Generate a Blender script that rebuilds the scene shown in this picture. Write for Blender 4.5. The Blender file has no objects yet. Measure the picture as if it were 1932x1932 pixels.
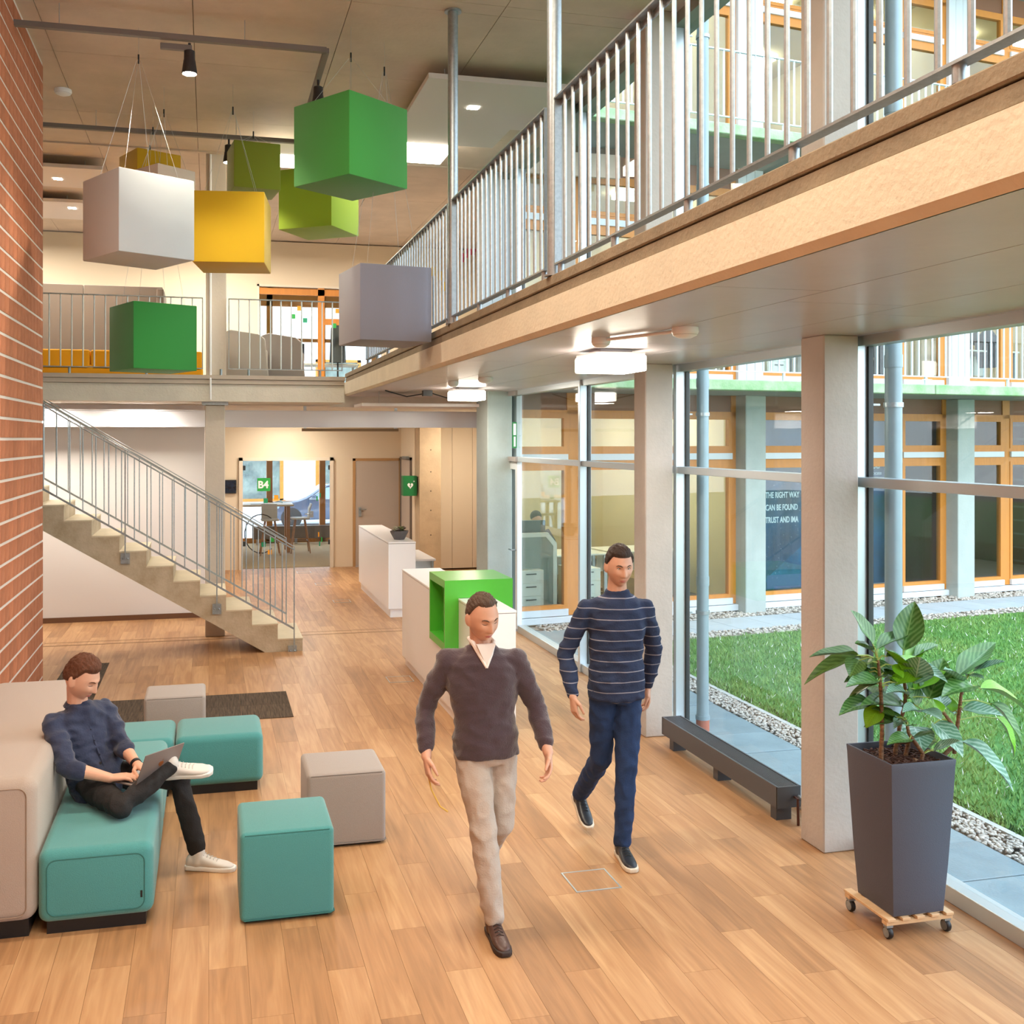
import bpy, bmesh, math, random
import numpy as np
from mathutils import Vector, Matrix, Euler, noise as mnoise
random.seed(7)
C = bpy.context.scene.collection
SC = bpy.context.scene
PI = math.pi
# ---------------------------------------------------------------- camera, world, sun, exposure
YAW = 0.237
cam_d = bpy.data.cameras.new('camera'); cam = bpy.data.objects.new('camera', cam_d); C.objects.link(cam)
cam_d.sensor_width = 36; cam_d.lens = 1948.5/1932*36
cam_d.shift_x = (966-864.6)/1932; cam_d.shift_y = (828.1-966)/1932
cam_d.clip_start = 0.05; cam_d.clip_end = 300
cam.location = (0, 0, 2.5); cam.rotation_euler = (PI/2, 0, -YAW)
SC.camera = cam
W = bpy.data.worlds.new('sky'); SC.world = W; W.use_nodes = True
bg = W.node_tree.nodes['Background']
_tc = W.node_tree.nodes.new('ShaderNodeTexCoord'); _sx = W.node_tree.nodes.new('ShaderNodeSeparateXYZ'); _cr = W.node_tree.nodes.new('ShaderNodeValToRGB')
W.node_tree.links.new(_tc.outputs['Generated'], _sx.inputs[0]); W.node_tree.links.new(_sx.outputs['Z'], _cr.inputs[0])
_cr.color_ramp.elements[0].color = (0.86, 0.93, 1.0, 1); _cr.color_ramp.elements[1].color = (0.62, 0.80, 1.0, 1)
W.node_tree.links.new(_cr.outputs[0], bg.inputs['Color'])
bg.inputs['Strength'].default_value = 2.25
sun_d = bpy.data.lights.new('sun', 'SUN'); sun = bpy.data.objects.new('sun', sun_d); C.objects.link(sun)
sun_d.energy = .9; sun_d.angle = 0.6; sun_d.color = (1, .97, .92); sun.rotation_euler = (math.radians(38), math.radians(-22), 0)
SC.view_settings.view_transform = 'Standard'; SC.view_settings.look = 'None'
SC.view_settings.exposure = 1.25; SC.view_settings.gamma = 1; SC.view_settings.use_curve_mapping = False
SC.cycles.max_bounces = 10; SC.cycles.diffuse_bounces = 5; SC.cycles.transparent_max_bounces = 16; SC.cycles.glossy_bounces = 3
SC.cycles.sample_clamp_indirect = 6; SC.cycles.caustics_reflective = False; SC.cycles.caustics_refractive = False
def lamp(name, kind, loc, energy, col, rot=(0,0,0), **k):
    d = bpy.data.lights.new(name, kind); d.energy = energy; d.color = col
    for a, b in k.items(): setattr(d, a, b)
    o = bpy.data.objects.new(name, d); o.location = loc; o.rotation_euler = rot; C.objects.link(o); return o
WARM = (1, .87, .68); NEUT = (1, .9, .76)

# ---------------------------------------------------------------- materials
MATS = {}
def s2l(c): return tuple((x/12.92 if x <= .04045 else ((x+.055)/1.055)**2.4) for x in c)
def hexc(h): return s2l([int(h[i:i+2], 16)/255 for i in (0, 2, 4)])
def mat(name, col, rough=.6, metal=0, var=0, vscale=3, bump=0, bscale=60, rnd=0, spec=.5, emit=None, es=0, alpha=1, stretch=None, sheen=0, var2=None, coord='Object', coat=0):
    """one procedural material; var mixes a second tone by noise, rnd varies it per object"""
    if name in MATS: return MATS[name]
    m = bpy.data.materials.new(name); m.use_nodes = True; MATS[name] = m
    if isinstance(col, str): col = hexc(col)
    nt = m.node_tree; N = nt.nodes; L = nt.links; b = N['Principled BSDF']
    b.inputs['Roughness'].default_value = rough; b.inputs['Metallic'].default_value = metal
    b.inputs['Specular IOR Level'].default_value = spec; b.inputs['Base Color'].default_value = (*col, 1)
    if sheen: b.inputs['Sheen Weight'].default_value = sheen
    if coat: b.inputs['Coat Weight'].default_value = coat
    src = None
    if var or bump:
        tc = N.new('ShaderNodeTexCoord'); mp = N.new('ShaderNodeMapping'); L.new(tc.outputs[coord], mp.inputs[0])
        if stretch: mp.inputs['Scale'].default_value = stretch
    if var:
        n = N.new('ShaderNodeTexNoise'); n.inputs['Scale'].default_value = vscale; n.inputs['Detail'].default_value = 6; n.inputs['Roughness'].default_value = .65
        L.new(mp.outputs[0], n.inputs[0])
        cr = N.new('ShaderNodeValToRGB'); cr.color_ramp.elements[0].position = .3; cr.color_ramp.elements[1].position = .72
        if var2 is None: c2 = tuple(x*(1-var) for x in col)
        else: c2 = hexc(var2) if isinstance(var2, str) else var2
        cr.color_ramp.elements[0].color = (*c2, 1); cr.color_ramp.elements[1].color = (*col, 1)
        L.new(n.outputs['Fac'], cr.inputs[0]); src = cr.outputs[0]
    if rnd:
        oi = N.new('ShaderNodeObjectInfo'); mr = N.new('ShaderNodeMapRange'); mr.inputs['To Min'].default_value = 1-rnd; mr.inputs['To Max'].default_value = 1+rnd
        L.new(oi.outputs['Random'], mr.inputs[0]); mx = N.new('ShaderNodeMix'); mx.data_type = 'RGBA'; mx.blend_type = 'MULTIPLY'; mx.inputs[0].default_value = 1
        if src: L.new(src, mx.inputs[6])
        else: mx.inputs[6].default_value = (*col, 1)
        L.new(mr.outputs[0], mx.inputs[7]); src = mx.outputs[2]
    if src: L.new(src, b.inputs['Base Color'])
    if bump:
        n2 = N.new('ShaderNodeTexNoise'); n2.inputs['Scale'].default_value = bscale; n2.inputs['Detail'].default_value = 4; L.new(mp.outputs[0], n2.inputs[0])
        bp = N.new('ShaderNodeBump'); bp.inputs['Strength'].default_value = bump; bp.inputs['Distance'].default_value = .01
        L.new(n2.outputs['Fac'], bp.inputs['Height']); L.new(bp.outputs[0], b.inputs['Normal'])
    if emit: b.inputs['Emission Color'].default_value = (*emit, 1); b.inputs['Emission Strength'].default_value = es
    return m
def glassmat(name, tint=(.97, .99, .985), refl=.04, rough=0.0):
    m = bpy.data.materials.new(name); m.use_nodes = True; MATS[name] = m
    N = m.node_tree.nodes; L = m.node_tree.links
    for n in list(N):
        if n.type == 'BSDF_PRINCIPLED': N.remove(n)
    out = N['Material Output']; t = N.new('ShaderNodeBsdfTransparent'); t.inputs[0].default_value = (*tint, 1)
    g = N.new('ShaderNodeBsdfGlossy'); g.inputs['Roughness'].default_value = rough
    ge = N.new('ShaderNodeNewGeometry'); dt = N.new('ShaderNodeVectorMath'); dt.operation = 'DOT_PRODUCT'; L.new(ge.outputs['Incoming'], dt.inputs[0]); L.new(ge.outputs['Normal'], dt.inputs[1])
    def M(op, a, b):
        n = N.new('ShaderNodeMath'); n.operation = op
        for i, x in enumerate((a, b)):
            if isinstance(x, (int, float)): n.inputs[i].default_value = x
            else: L.new(x, n.inputs[i])
        return n.outputs[0]
    # Schlick reflection, the same from both sides of the sheet
    c = M('SUBTRACT', 1, M('ABSOLUTE', dt.outputs['Value'], 0)); fr = M('ADD', refl, M('MULTIPLY', M('POWER', c, 5), .55))
    mx = N.new('ShaderNodeMixShader'); L.new(fr, mx.inputs[0]); L.new(t.outputs[0], mx.inputs[1]); L.new(g.outputs[0], mx.inputs[2]); L.new(mx.outputs[0], out.inputs[0])
    return m
GLASS = glassmat('clear_glass')
def emat(name, col, s): return mat(name, (.9, .9, .9), emit=col, es=s)

# ---------------------------------------------------------------- mesh helper
class MB:
    def __init__(s): s.v = []; s.f = []; s.sm = False
    def add(s, vs, fs):
        o = len(s.v); s.v += [tuple(v) for v in vs]; s.f += [tuple(i+o for i in f) for f in fs]; return s
    def box(s, x0, y0, z0, x1, y1, z1):
        if x0 > x1: x0, x1 = x1, x0
        if y0 > y1: y0, y1 = y1, y0
        if z0 > z1: z0, z1 = z1, z0
        return s.add([(x0,y0,z0),(x1,y0,z0),(x1,y1,z0),(x0,y1,z0),(x0,y0,z1),(x1,y0,z1),(x1,y1,z1),(x0,y1,z1)],
                     [(0,3,2,1),(4,5,6,7),(0,1,5,4),(1,2,6,5),(2,3,7,6),(3,0,4,7)])
    def cbox(s, c, d): return s.box(c[0]-d[0]/2, c[1]-d[1]/2, c[2]-d[2]/2, c[0]+d[0]/2, c[1]+d[1]/2, c[2]+d[2]/2)
    def bar(s, p, q, w, h=None, up=(0,0,1)):
        """square bar from p to q, w wide, h high"""
        h = h or w; p = Vector(p); q = Vector(q); d = (q-p).normalized(); up = Vector(up)
        if abs(d.dot(up)) > .99: up = Vector((0,1,0))
        a = d.cross(up).normalized()*w/2; b = a.cross(d).normalized()*h/2
        vs = [p-a-b, p+a-b, p+a+b, p-a+b, q-a-b, q+a-b, q+a+b, q-a+b]
        return s.add(vs, [(0,1,2,3),(7,6,5,4),(0,4,5,1),(1,5,6,2),(2,6,7,3),(3,7,4,0)])
    def tube(s, pts, r, n=10, cap=True):
        pts = [Vector(p) for p in pts]; rr = r if isinstance(r, (list, tuple)) else [r]*len(pts); vs = []; fs = []
        ref = None
        for i, p in enumerate(pts):
            d = (pts[min(i+1, len(pts)-1)]-pts[max(i-1, 0)]).normalized()
            if ref is None: ref = Vector((0,0,1)) if abs(d.z) < .9 else Vector((1,0,0))
            a = d.cross(ref).normalized(); b = d.cross(a).normalized(); ref = a.cross(d).normalized()
            for k in range(n):
                t = 2*PI*k/n; vs.append(p+(a*math.cos(t)+b*math.sin(t))*rr[i])
        for i in range(len(pts)-1):
            for k in range(n):
                k2 = (k+1) % n; fs.append((i*n+k, i*n+k2, (i+1)*n+k2, (i+1)*n+k))
        if cap: fs.append(tuple(range(n-1, -1, -1))); fs.append(tuple(range((len(pts)-1)*n, len(pts)*n)))
        s.sm = True
        return s.add(vs, fs)
    def lathe(s, prof, n=24, c=(0,0,0)):
        vs = []; fs = []
        for r, z in prof:
            for k in range(n):
                t = 2*PI*k/n; vs.append((c[0]+r*math.cos(t), c[1]+r*math.sin(t), c[2]+z))
        for i in range(len(prof)-1):
            for k in range(n):
                k2 = (k+1) % n; fs.append((i*n+k, i*n+k2, (i+1)*n+k2, (i+1)*n+k))
        fs.append(tuple(range(n-1, -1, -1))); fs.append(tuple(range((len(prof)-1)*n, len(prof)*n)))
        s.sm = True
        return s.add(vs, fs)
    def prism(s, poly, a, b, axis='y'):
        """poly of 2-D points extruded from a to b along axis: y -> (x,z); z -> (x,y); x -> (y,z)"""
        m = {'y': lambda p, t: (p[0], t, p[1]), 'z': lambda p, t: (p[0], p[1], t), 'x': lambda p, t: (t, p[0], p[1])}[axis]
        n = len(poly); vs = [m(p, a) for p in poly]+[m(p, b) for p in poly]
        fs = [tuple(range(n)), tuple(range(2*n-1, n-1, -1))]+[(i, i+n, (i+1) % n+n, (i+1) % n) for i in range(n)]
        return s.add(vs, fs)
    def ball(s, c, r, nu=16, nv=10):
        c = Vector(c); r = r if isinstance(r, (tuple, list)) else (r, r, r); vs = []; fs = []
        for i in range(nv+1):
            ph = PI*i/nv
            for k in range(nu):
                t = 2*PI*k/nu; vs.append((c.x+r[0]*math.sin(ph)*math.cos(t), c.y+r[1]*math.sin(ph)*math.sin(t), c.z+r[2]*math.cos(ph)))
        for i in range(nv):
            for k in range(nu):
                k2 = (k+1) % nu; fs.append((i*nu+k, (i+1)*nu+k, (i+1)*nu+k2, i*nu+k2))
        s.sm = True
        return s.add(vs, fs)
    def mesh(s, name, m, bevel=0, seg=2, smooth=None, off=(0,0,0), angle=40):
        me = bpy.data.meshes.new(name); me.from_pydata([(v[0]-off[0], v[1]-off[1], v[2]-off[2]) for v in s.v], [], s.f)
        bm = bmesh.new(); bm.from_mesh(me)
        if bevel or s.sm: bmesh.ops.remove_doubles(bm, verts=bm.verts, dist=1e-5)
        bmesh.ops.recalc_face_normals(bm, faces=bm.faces)
        if bevel:
            es = [e for e in bm.edges if len(e.link_faces) == 2 and e.calc_face_angle(0) > .5]
            bmesh.ops.bevel(bm, geom=es, offset=bevel, segments=seg, profile=.5, affect='EDGES', clamp_overlap=True)
        sm = (s.sm or (bevel and seg > 1)) if smooth is None else smooth
        if sm:
            for f in bm.faces: f.smooth = True
            for e in bm.edges: e.smooth = not (len(e.link_faces) == 2 and e.calc_face_angle(0) > math.radians(angle))
        bm.to_mesh(me); bm.free()
        if m: me.materials.append(m)
        return me
    def obj(s, name, m, parent=None, world=False, **k):
        """links the collected shapes as ONE object; world=True: shapes are in world coordinates under an unrotated parent"""
        off = (0,0,0)
        if parent is not None and world: off = wloc(parent)
        me = s.mesh(name, m, off=off, **k); o = bpy.data.objects.new(name, me); C.objects.link(o); o.parent = parent
        return o
def wloc(o):
    v = Vector(o.location)
    while o.parent: o = o.parent; v = v+Vector(o.location)
    return v
def tag(o, label, cat, group=None, kind=None):
    o['label'] = label; o['category'] = cat
    if group: o['group'] = group
    if kind: o['kind'] = kind
    return o
def thing(name, label, cat, loc=(0,0,0), rz=0, group=None):
    o = bpy.data.objects.new(name, None); o.empty_display_size = .1; C.objects.link(o)
    o.location = loc; o.rotation_euler = (0,0,rz); return tag(o, label, cat, group)
def struct(o): o['kind'] = 'structure'; return o
def stuff(o): o['kind'] = 'stuff'; return o
def inst(src, name=None, parent=None, loc=(0,0,0), rot=(0,0,0), scale=(1,1,1)):
    o = bpy.data.objects.new(name or src.name.split('.')[0], src.data if hasattr(src, 'data') else src); C.objects.link(o)
    o.parent = parent; o.location = loc; o.rotation_euler = rot; o.scale = scale; return o
def dup(root, loc=None, rz=None, label=None, group=None):
    r = root.copy(); C.objects.link(r)
    if loc is not None: r.location = loc
    if rz is not None: r.rotation_euler = (0,0,rz)
    if label: r['label'] = label
    if group: r['group'] = group
    for ch in list(root.children):
        c = ch.copy(); C.objects.link(c); c.parent = r
        for g in list(ch.children):
            d = g.copy(); C.objects.link(d); d.parent = c
    return r
def text(body, size, m, parent=None, loc=(0,0,0), rot=(0,0,0), ext=.002, name='lettering', align='LEFT', bold=0):
    cu = bpy.data.curves.new(name, 'FONT'); cu.body = body; cu.size = size; cu.extrude = ext; cu.align_x = align; cu.offset = bold
    to = bpy.data.objects.new(name, cu); C.objects.link(to)
    dg = bpy.context.evaluated_depsgraph_get(); dg.update(); me = bpy.data.meshes.new_from_object(to.evaluated_get(dg)); bpy.data.objects.remove(to)
    me.materials.clear(); me.materials.append(m)
    o = bpy.data.objects.new(name, me); C.objects.link(o); o.parent = parent; o.location = loc; o.rotation_euler = rot
    return o

# shared materials
CONC = mat('concrete', 'beb6ae', .75, var=.16, vscale=2.2, bump=.25, bscale=35)
CONC_W = mat('concrete_ceiling', 'd2bfae', .7, var=.2, vscale=1.4, bump=.2, bscale=20)
CONC_E = mat('concrete_edge', 'd8ceb8', .8, var=.12, vscale=3, bump=.35, bscale=40)
CONC_D = mat('concrete_weathered', '8f8069', .85, var=.3, vscale=5, bump=.4, bscale=50)
CONC_S = mat('concrete_soffit', 'c0b7ba', .32, var=.14, vscale=1.2, bump=.12, bscale=14)
WALLW = mat('white_plaster', 'e2dfdf', .8, bump=.05, bscale=80)
WALLC = mat('cream_plaster', 'd9cbb4', .85, bump=.06, bscale=90)
GALV = mat('galvanised_steel', 'a9b3b9', .38, .75, var=.25, vscale=40)
ALU = mat('silver_aluminium', 'c3cdd3', .32, .55)
ALU_D = mat('dark_gasket', '1c2426', .5)
WHITE = mat('white_laminate', 'ebebee', .35)
BLACK = mat('black_plastic', '15161a', .45)
OCHRE = mat('ochre_timber', 'c9812e', .5, var=.2, vscale=3, stretch=(6,6,.6))
# ================================================================ SETTING
# ---- oak floor: material picks a tone for every plank from its place in the running pattern
PW, PL = .18, 1.25
def floor_mat():
    m = bpy.data.materials.new('oak_floor'); m.use_nodes = True; N = m.node_tree.nodes; L = m.node_tree.links; b = N['Principled BSDF']
    g = N.new('ShaderNodeNewGeometry'); sp = N.new('ShaderNodeSeparateXYZ'); L.new(g.outputs['Position'], sp.inputs[0])
    def M(op, a, bb=None):
        n = N.new('ShaderNodeMath'); n.operation = op
        for i, x in enumerate((a, bb)):
            if x is None: continue
            if isinstance(x, (int, float)): n.inputs[i].default_value = x
            else: L.new(x, n.inputs[i])
        return n.outputs[0]
    i = M('FLOOR', M('DIVIDE', sp.outputs['X'], PW)); j = M('FLOOR', M('ADD', M('DIVIDE', sp.outputs['Y'], PL), M('MULTIPLY', i, .37)))
    cv = N.new('ShaderNodeCombineXYZ'); L.new(i, cv.inputs[0]); L.new(j, cv.inputs[1])
    wn = N.new('ShaderNodeTexWhiteNoise'); wn.noise_dimensions = '2D'; L.new(cv.outputs[0], wn.inputs['Vector'])
    # grain: noise stretched along the plank, shifted per plank
    off = N.new('ShaderNodeVectorMath'); off.operation = 'SCALE'; L.new(wn.outputs['Color'], off.inputs[0]); off.inputs['Scale'].default_value = 30
    ad = N.new('ShaderNodeVectorMath'); L.new(g.outputs['Position'], ad.inputs[0]); L.new(off.outputs[0], ad.inputs[1])
    mp = N.new('ShaderNodeMapping'); mp.inputs['Scale'].default_value = (14, 1.1, 1); L.new(ad.outputs[0], mp.inputs[0])
    n1 = N.new('ShaderNodeTexNoise'); n1.inputs['Scale'].default_value = 1.0; n1.inputs['Detail'].default_value = 7; n1.inputs['Distortion'].default_value = 1.4; L.new(mp.outputs[0], n1.inputs[0])
    mp2 = N.new('ShaderNodeMapping'); mp2.inputs['Scale'].default_value = (90, 2.2, 1); L.new(ad.outputs[0], mp2.inputs[0])
    n2 = N.new('ShaderNodeTexNoise'); n2.inputs['Scale'].default_value = 1.0; n2.inputs['Detail'].default_value = 3; L.new(mp2.outputs[0], n2.inputs[0])
    cr = N.new('ShaderNodeValToRGB'); e = cr.color_ramp.elements; e[0].position = .28; e[0].color = (*hexc('916b4a'), 1); e[1].position = .75; e[1].color = (*hexc('c89f74'), 1)
    x = e.new(.5); x.color = (*hexc('ae825a'), 1)
    v = M('ADD', M('ADD', M('MULTIPLY', n1.outputs['Fac'], .62), M('MULTIPLY', wn.outputs['Value'], .24)), M('MULTIPLY', n2.outputs['Fac'], .16)); L.new(v, cr.inputs[0])
    L.new(cr.outputs[0], b.inputs['Base Color']); b.inputs['Roughness'].default_value = .42; b.inputs['Specular IOR Level'].default_value = .45
    bp = N.new('ShaderNodeBump'); bp.inputs['Strength'].default_value = .12; bp.inputs['Distance'].default_value = .002; L.new(n2.outputs['Fac'], bp.inputs['Height']); L.new(bp.outputs[0], b.inputs['Normal'])
    return m
FLOORM = floor_mat(); MATS['oak_floor'] = FLOORM
SEAM = mat('floor_seam', '6b4a2c', .8)
fl = struct(MB().box(-8, -5, -.30, 3.96, 20.3, -.006).prism([(3.96,14.5),(5.34,19.25),(5.34,20.3),(3.96,20.3)], -.3, -.006, 'z').obj('floor', SEAM))
pm = MB().box(.0006, .0006, -.006, PW-.0006, PL-.0006, 0).mesh('plank', FLOORM)
rest = MB(); cells = []
for i in range(-34, 31):
    j = math.floor(4.1/PL+i*.37)
    for jj in range(j-8, j+15):
        x = i*PW; y = (jj-i*.37)*PL
        if y+PL < -5 or y > 20.2: continue
        cells.append((x, y))
def vis(c): return -1.75 <= c[0] <= 3.8 and 3.2 <= c[1] <= 16.5
near = sorted([c for c in cells if vis(c)], key=lambda c: c[1])[:300]; ns = set(near)
for (x, y) in cells:
    x1 = min(x+PW, 3.95 if y < 14.5 else 3.95+(min(y,19.2)-14.5)*.29); y1 = min(y+PL, 20.25); y0 = max(y, -5)
    if x >= x1: continue
    if (x, y) in ns and x1 == x+PW and y1 == y+PL: inst(pm, 'plank', fl, (x, y, 0))
    else: rest.box(x+.0006, y0+.0006, -.006, x1-.0006, y1-.0006, 0)
stuff(rest.obj('planking', FLOORM, fl))
g = struct(MB().box(-1.95, 13.24, 0, 3.85, 13.262, .003).box(-1.95, 13.44, 0, 3.85, 13.452, .002).obj('trim_1', mat('brass_strip', '8a6a48', .4, .4)))
# floor outlet covers
def hatch(x, y, w, d, lab):
    t = thing('floor_hatch', lab, 'floor outlet', (x, y, 0), group='floor outlet covers')
    b = .009; f = MB().box(0,0,.0005,w,b,.004).box(0,d-b,.0005,w,d,.004).box(0,b,.0005,b,d-b,.004).box(w-b,b,.0005,w,d-b,.004); f.obj('frame', ALU, t)
    MB().box(b,b,.0005,w-b,d-b,.002).obj('lid', FLOORM, t)
hatch(1.968, 5.375, .268, .262, 'square floor outlet with grey metal rim in front of the walking men')
hatch(1.80, 10.45, .26, .26, 'floor outlet beside the foot of the white reception counter')
for (x, y, l) in ((1.60, 19.35, 'small floor outlet nearest the glass door'), (1.78, 17.7, 'middle floor outlet in the corridor beside the rear counter'), (1.86, 15.75, 'floor outlet in the corridor nearest the stair foot')): hatch(x, y, .26, .26, l)

# ---- brick wall on the left
BRICK = mat('brick', 'c07a56', .85, var=.22, vscale=9, bump=.3, bscale=70, rnd=.14, var2='a3603f')
MORT = mat('mortar', 'd9d0c8', .9, bump=.3, bscale=60)
wl = struct(MB().box(-1.86, -5, 0, -1.549, 10.545, 6.1).obj('wall_left', MORT))
BH, BW = .1625, .172
bm_ = MB().box(-.012, .005, .011, .0035, BW-.005, BH-.011).mesh('brick', BRICK, bevel=.002, seg=1)
bl = []
restb = MB()
rows = int((6.1-.06)/BH)
for r in range(rows):
    z = .0615+r*BH
    for k in range(90):
        y = 10.56-(k+1)*BW-(0 if r % 2 else .0)
        if y < -5: break
        bl.append((y, z))
def bvis(c):
    d = -1.54*.2348+c[0]*.972; 
    return c[0] > 7.9 and -.05 < (828-(c[1]-2.5)*1948/max(d,.1))/1932 < .78
bn = sorted([c for c in bl if bvis(c)], key=lambda c: c[0]+abs(c[1]-1.6)*.35)[:300]; bs = set(bn)
for c in bl:
    jy = (mnoise.noise(Vector((c[0]*9, c[1]*9, 0))))*.006
    if c in bs: inst(bm_, 'brick', wl, (-1.549, c[0]+jy, c[1]))
    else: restb.box(-1.561, c[0]+.005+jy, c[1]+.011, -1.5455, c[0]+BW-.005+jy, c[1]+BH-.011)
stuff(restb.obj('brickwork', BRICK, wl))
struct(MB().box(-1.549, -5, 0, -1.53, 10.56, .06).obj('baseboard_left', mat('brass_skirting', 'a8762f', .35, .5)))
# other walls
struct(MB().box(-8.2, -5, 0, -8, 20.3, 6.4).obj('wall_far_left', WALLW))
struct(MB().box(-8, -5.2, 0, 4, -5, 6.2).obj('wall_front', WALLW))
struct(MB().box(-8, 14.92, 0, -.06, 15.05, 2.97).box(-.18, 15.05, 0, -.06, 20.15, 2.97).obj('wall_stairs', WALLW))
struct(MB().box(-8, 14.90, 0, -.06, 14.92, .07).obj('baseboard_stairs', mat('brown_skirting', '6d4a33', .6)))
# back wall with the two openings
bw = MB()
for (x0,z0,x1,z1) in ((-8,0,.56,2.97),(.56,2.14,2.36,2.97),(2.36,0,2.74,2.97),(2.74,2.12,3.70,2.97),(-8,3.3,.90,6.3),(.90,5.47,3.35,6.3),(3.35,3.3,5.35,6.3)): bw.box(x0,20.15,z0,x1,20.35,z1)
struct(bw.obj('wall_back', WALLC))
struct(MB().box(3.70, 18.75, 0, 3.86, 20.3, 2.97).box(3.82, 19.32, 0, 5.34, 20.3, 2.97).obj('wall_recess', WALLC))
pier = struct(MB().box(3.72, 18.40, 0, 4.12, 19.25, 2.97).obj('trim_2', mat('concrete_pier', 'c2ab8c', .75, var=.25, vscale=2.5, bump=.2, bscale=30), bevel=.006, seg=1))
for z in (.35, .75, 1.2, 1.55, 1.9, 2.3): MB().lathe([(.012,0),(.012,.012),(0.001,.012)], 10).obj('tie_hole', mat('tie_hole', '4a4034', .9), pier).matrix_local = Matrix.Translation((3.93, 18.408, z)) @ Matrix.Rotation(PI/2, 4, 'X')
cp = struct(MB().box(4.12, 19.26, .0, 5.33, 19.32, 2.97).obj('trim_3', mat('gap', '5e4b36', .9)))
for i in range(3): MB().box(4.125+i*.40, 19.22, .03, 4.125+i*.40+.394, 19.26, 2.97).obj('panel', WALLC, cp)
struct(MB().prism([(3.99,14.5),(4.06,14.5),(5.42,19.25),(5.42,20.3),(5.34,20.3),(5.34,19.25)], 0, 6.3, 'z').obj('wall_right', WALLC))
struct(MB().box(3.86, 14.36, 0, 4.0, 14.62, 3.13).obj('trim_4', mat('grey_jamb', '8d8a88', .5), bevel=.004, seg=1))
# ---- ceilings made of formwork panels
def slabs(name, xs, ys, z, th, m, back, gap=.006, pan=None):
    o = struct(MB().box(xs[0], ys[0], z+.02, xs[-1], ys[-1], z+th).obj(name, back))
    for a in range(len(xs)-1):
        for b in range(len(ys)-1):
            MB().box(xs[a]+gap/2, ys[b]+gap/2, z, xs[a+1]-gap/2, ys[b+1]-gap/2, z+.02).obj('formwork_panel', m, o)
    return o
JOINT = mat('joint_shadow', '5f5040', .9)
slabs('ceiling', [-8,-6.5,-5.21,-3.94,-2.67,-1.40,-.13,1.14,2.41,3.98], [-5,-2.2,.3,2.8,5.3,8.27,8.47,10.19,12.0,13.34], 6.1, .3, CONC_W, JOINT)
slabs('ceiling_rear', [-8,-5.2,-3.94,-2.67,-1.40,-.13,1.14,2.41,3.68,5.5], [13.34,14.8,16.3,17.8,19.2,20.35], 6.32, .2, CONC_W, JOINT)
struct(MB().box(-8, 13.28, 6.08, 5.5, 13.34, 6.4).obj('trim_5', CONC_W))
# long gallery slab on the right
gs = struct(MB().box(1.985, -5, 3.15, 3.84, 15.28, 3.32).obj('gallery_slab', CONC_E))
e = MB().prism([(1.985,3.13),(1.955,3.16),(1.955,3.333),(1.995,3.333),(1.995,3.13)], -5, 15.28, 'y'); e.obj('slab_face', CONC_E, gs)
MB().box(1.972, -5, 3.338, 2.10, 15.28, 3.398).obj('edge_strip', CONC_D, gs, bevel=.004, seg=1)
MB().box(1.962, -5, 3.404, 2.10, 15.28, 3.465).obj('edge_strip', CONC_D, gs, bevel=.006, seg=1)
MB().box(2.10, -5, 3.32, 3.84, 15.28, 3.34).obj('floor_screed', mat('grey_screed', '8f8c88', .7), gs)
ys = [-5,-2.5,0,1.9,3.9,6.0,8.1,10.2,12.3,14.0,15.28]
for a, xx in enumerate(zip([1.985,2.56,3.22],[2.56,3.22,3.84])):
    for b in range(len(ys)-1): MB().box(xx[0]+.003, ys[b]+.003+(a*.35 if 0<b<8 else 0), 3.13, xx[1]-.003, ys[b+1]-.003+(a*.35 if b<7 else 0), 3.15).obj('formwork_panel', CONC_S, gs)
# rear gallery slab over the corridor
rs = struct(MB().box(-8, 13.31, 2.97, 1.70, 15.28, 3.185).prism([(-8,15.28),(4.15,15.28),(5.34,19.25),(5.34,20.15),(-8,20.15)], 2.97, 3.3, 'z').obj('rear_slab', mat('concrete_rear', 'd6d0c6', .75, var=.12, vscale=3, bump=.3, bscale=40)))
RS = mat('concrete_strip', 'bfb2a6', .7, var=.12, vscale=4)
MB().box(-8, 13.295, 3.19, 1.70, 15.28, 3.245).obj('edge_strip', RS, rs); MB().box(-8, 13.285, 3.25, 1.71, 15.28, 3.30).obj('edge_strip', RS, rs)
MB().prism([(-8,15.28),(4.15,15.28),(5.34,19.25),(5.34,20.15),(-8,20.15)], 3.3, 3.305, 'z').obj('floor_screed', mat('carpet_upper', '8f8c88', .95), rs)
# white steel beam under the rear slab
b = MB().box(-8, 14.40, 2.66, 3.86, 14.62, 2.672).box(-8, 14.44, 2.672, 3.86, 14.60, 2.88).box(-8, 14.40, 2.88, 3.86, 14.62, 2.892)
tag(b.obj('ceiling_beam', mat('white_gloss_beam', 'e2e2e8', .25)), 'glossy white steel beam running under the rear gallery', 'beam')
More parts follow.
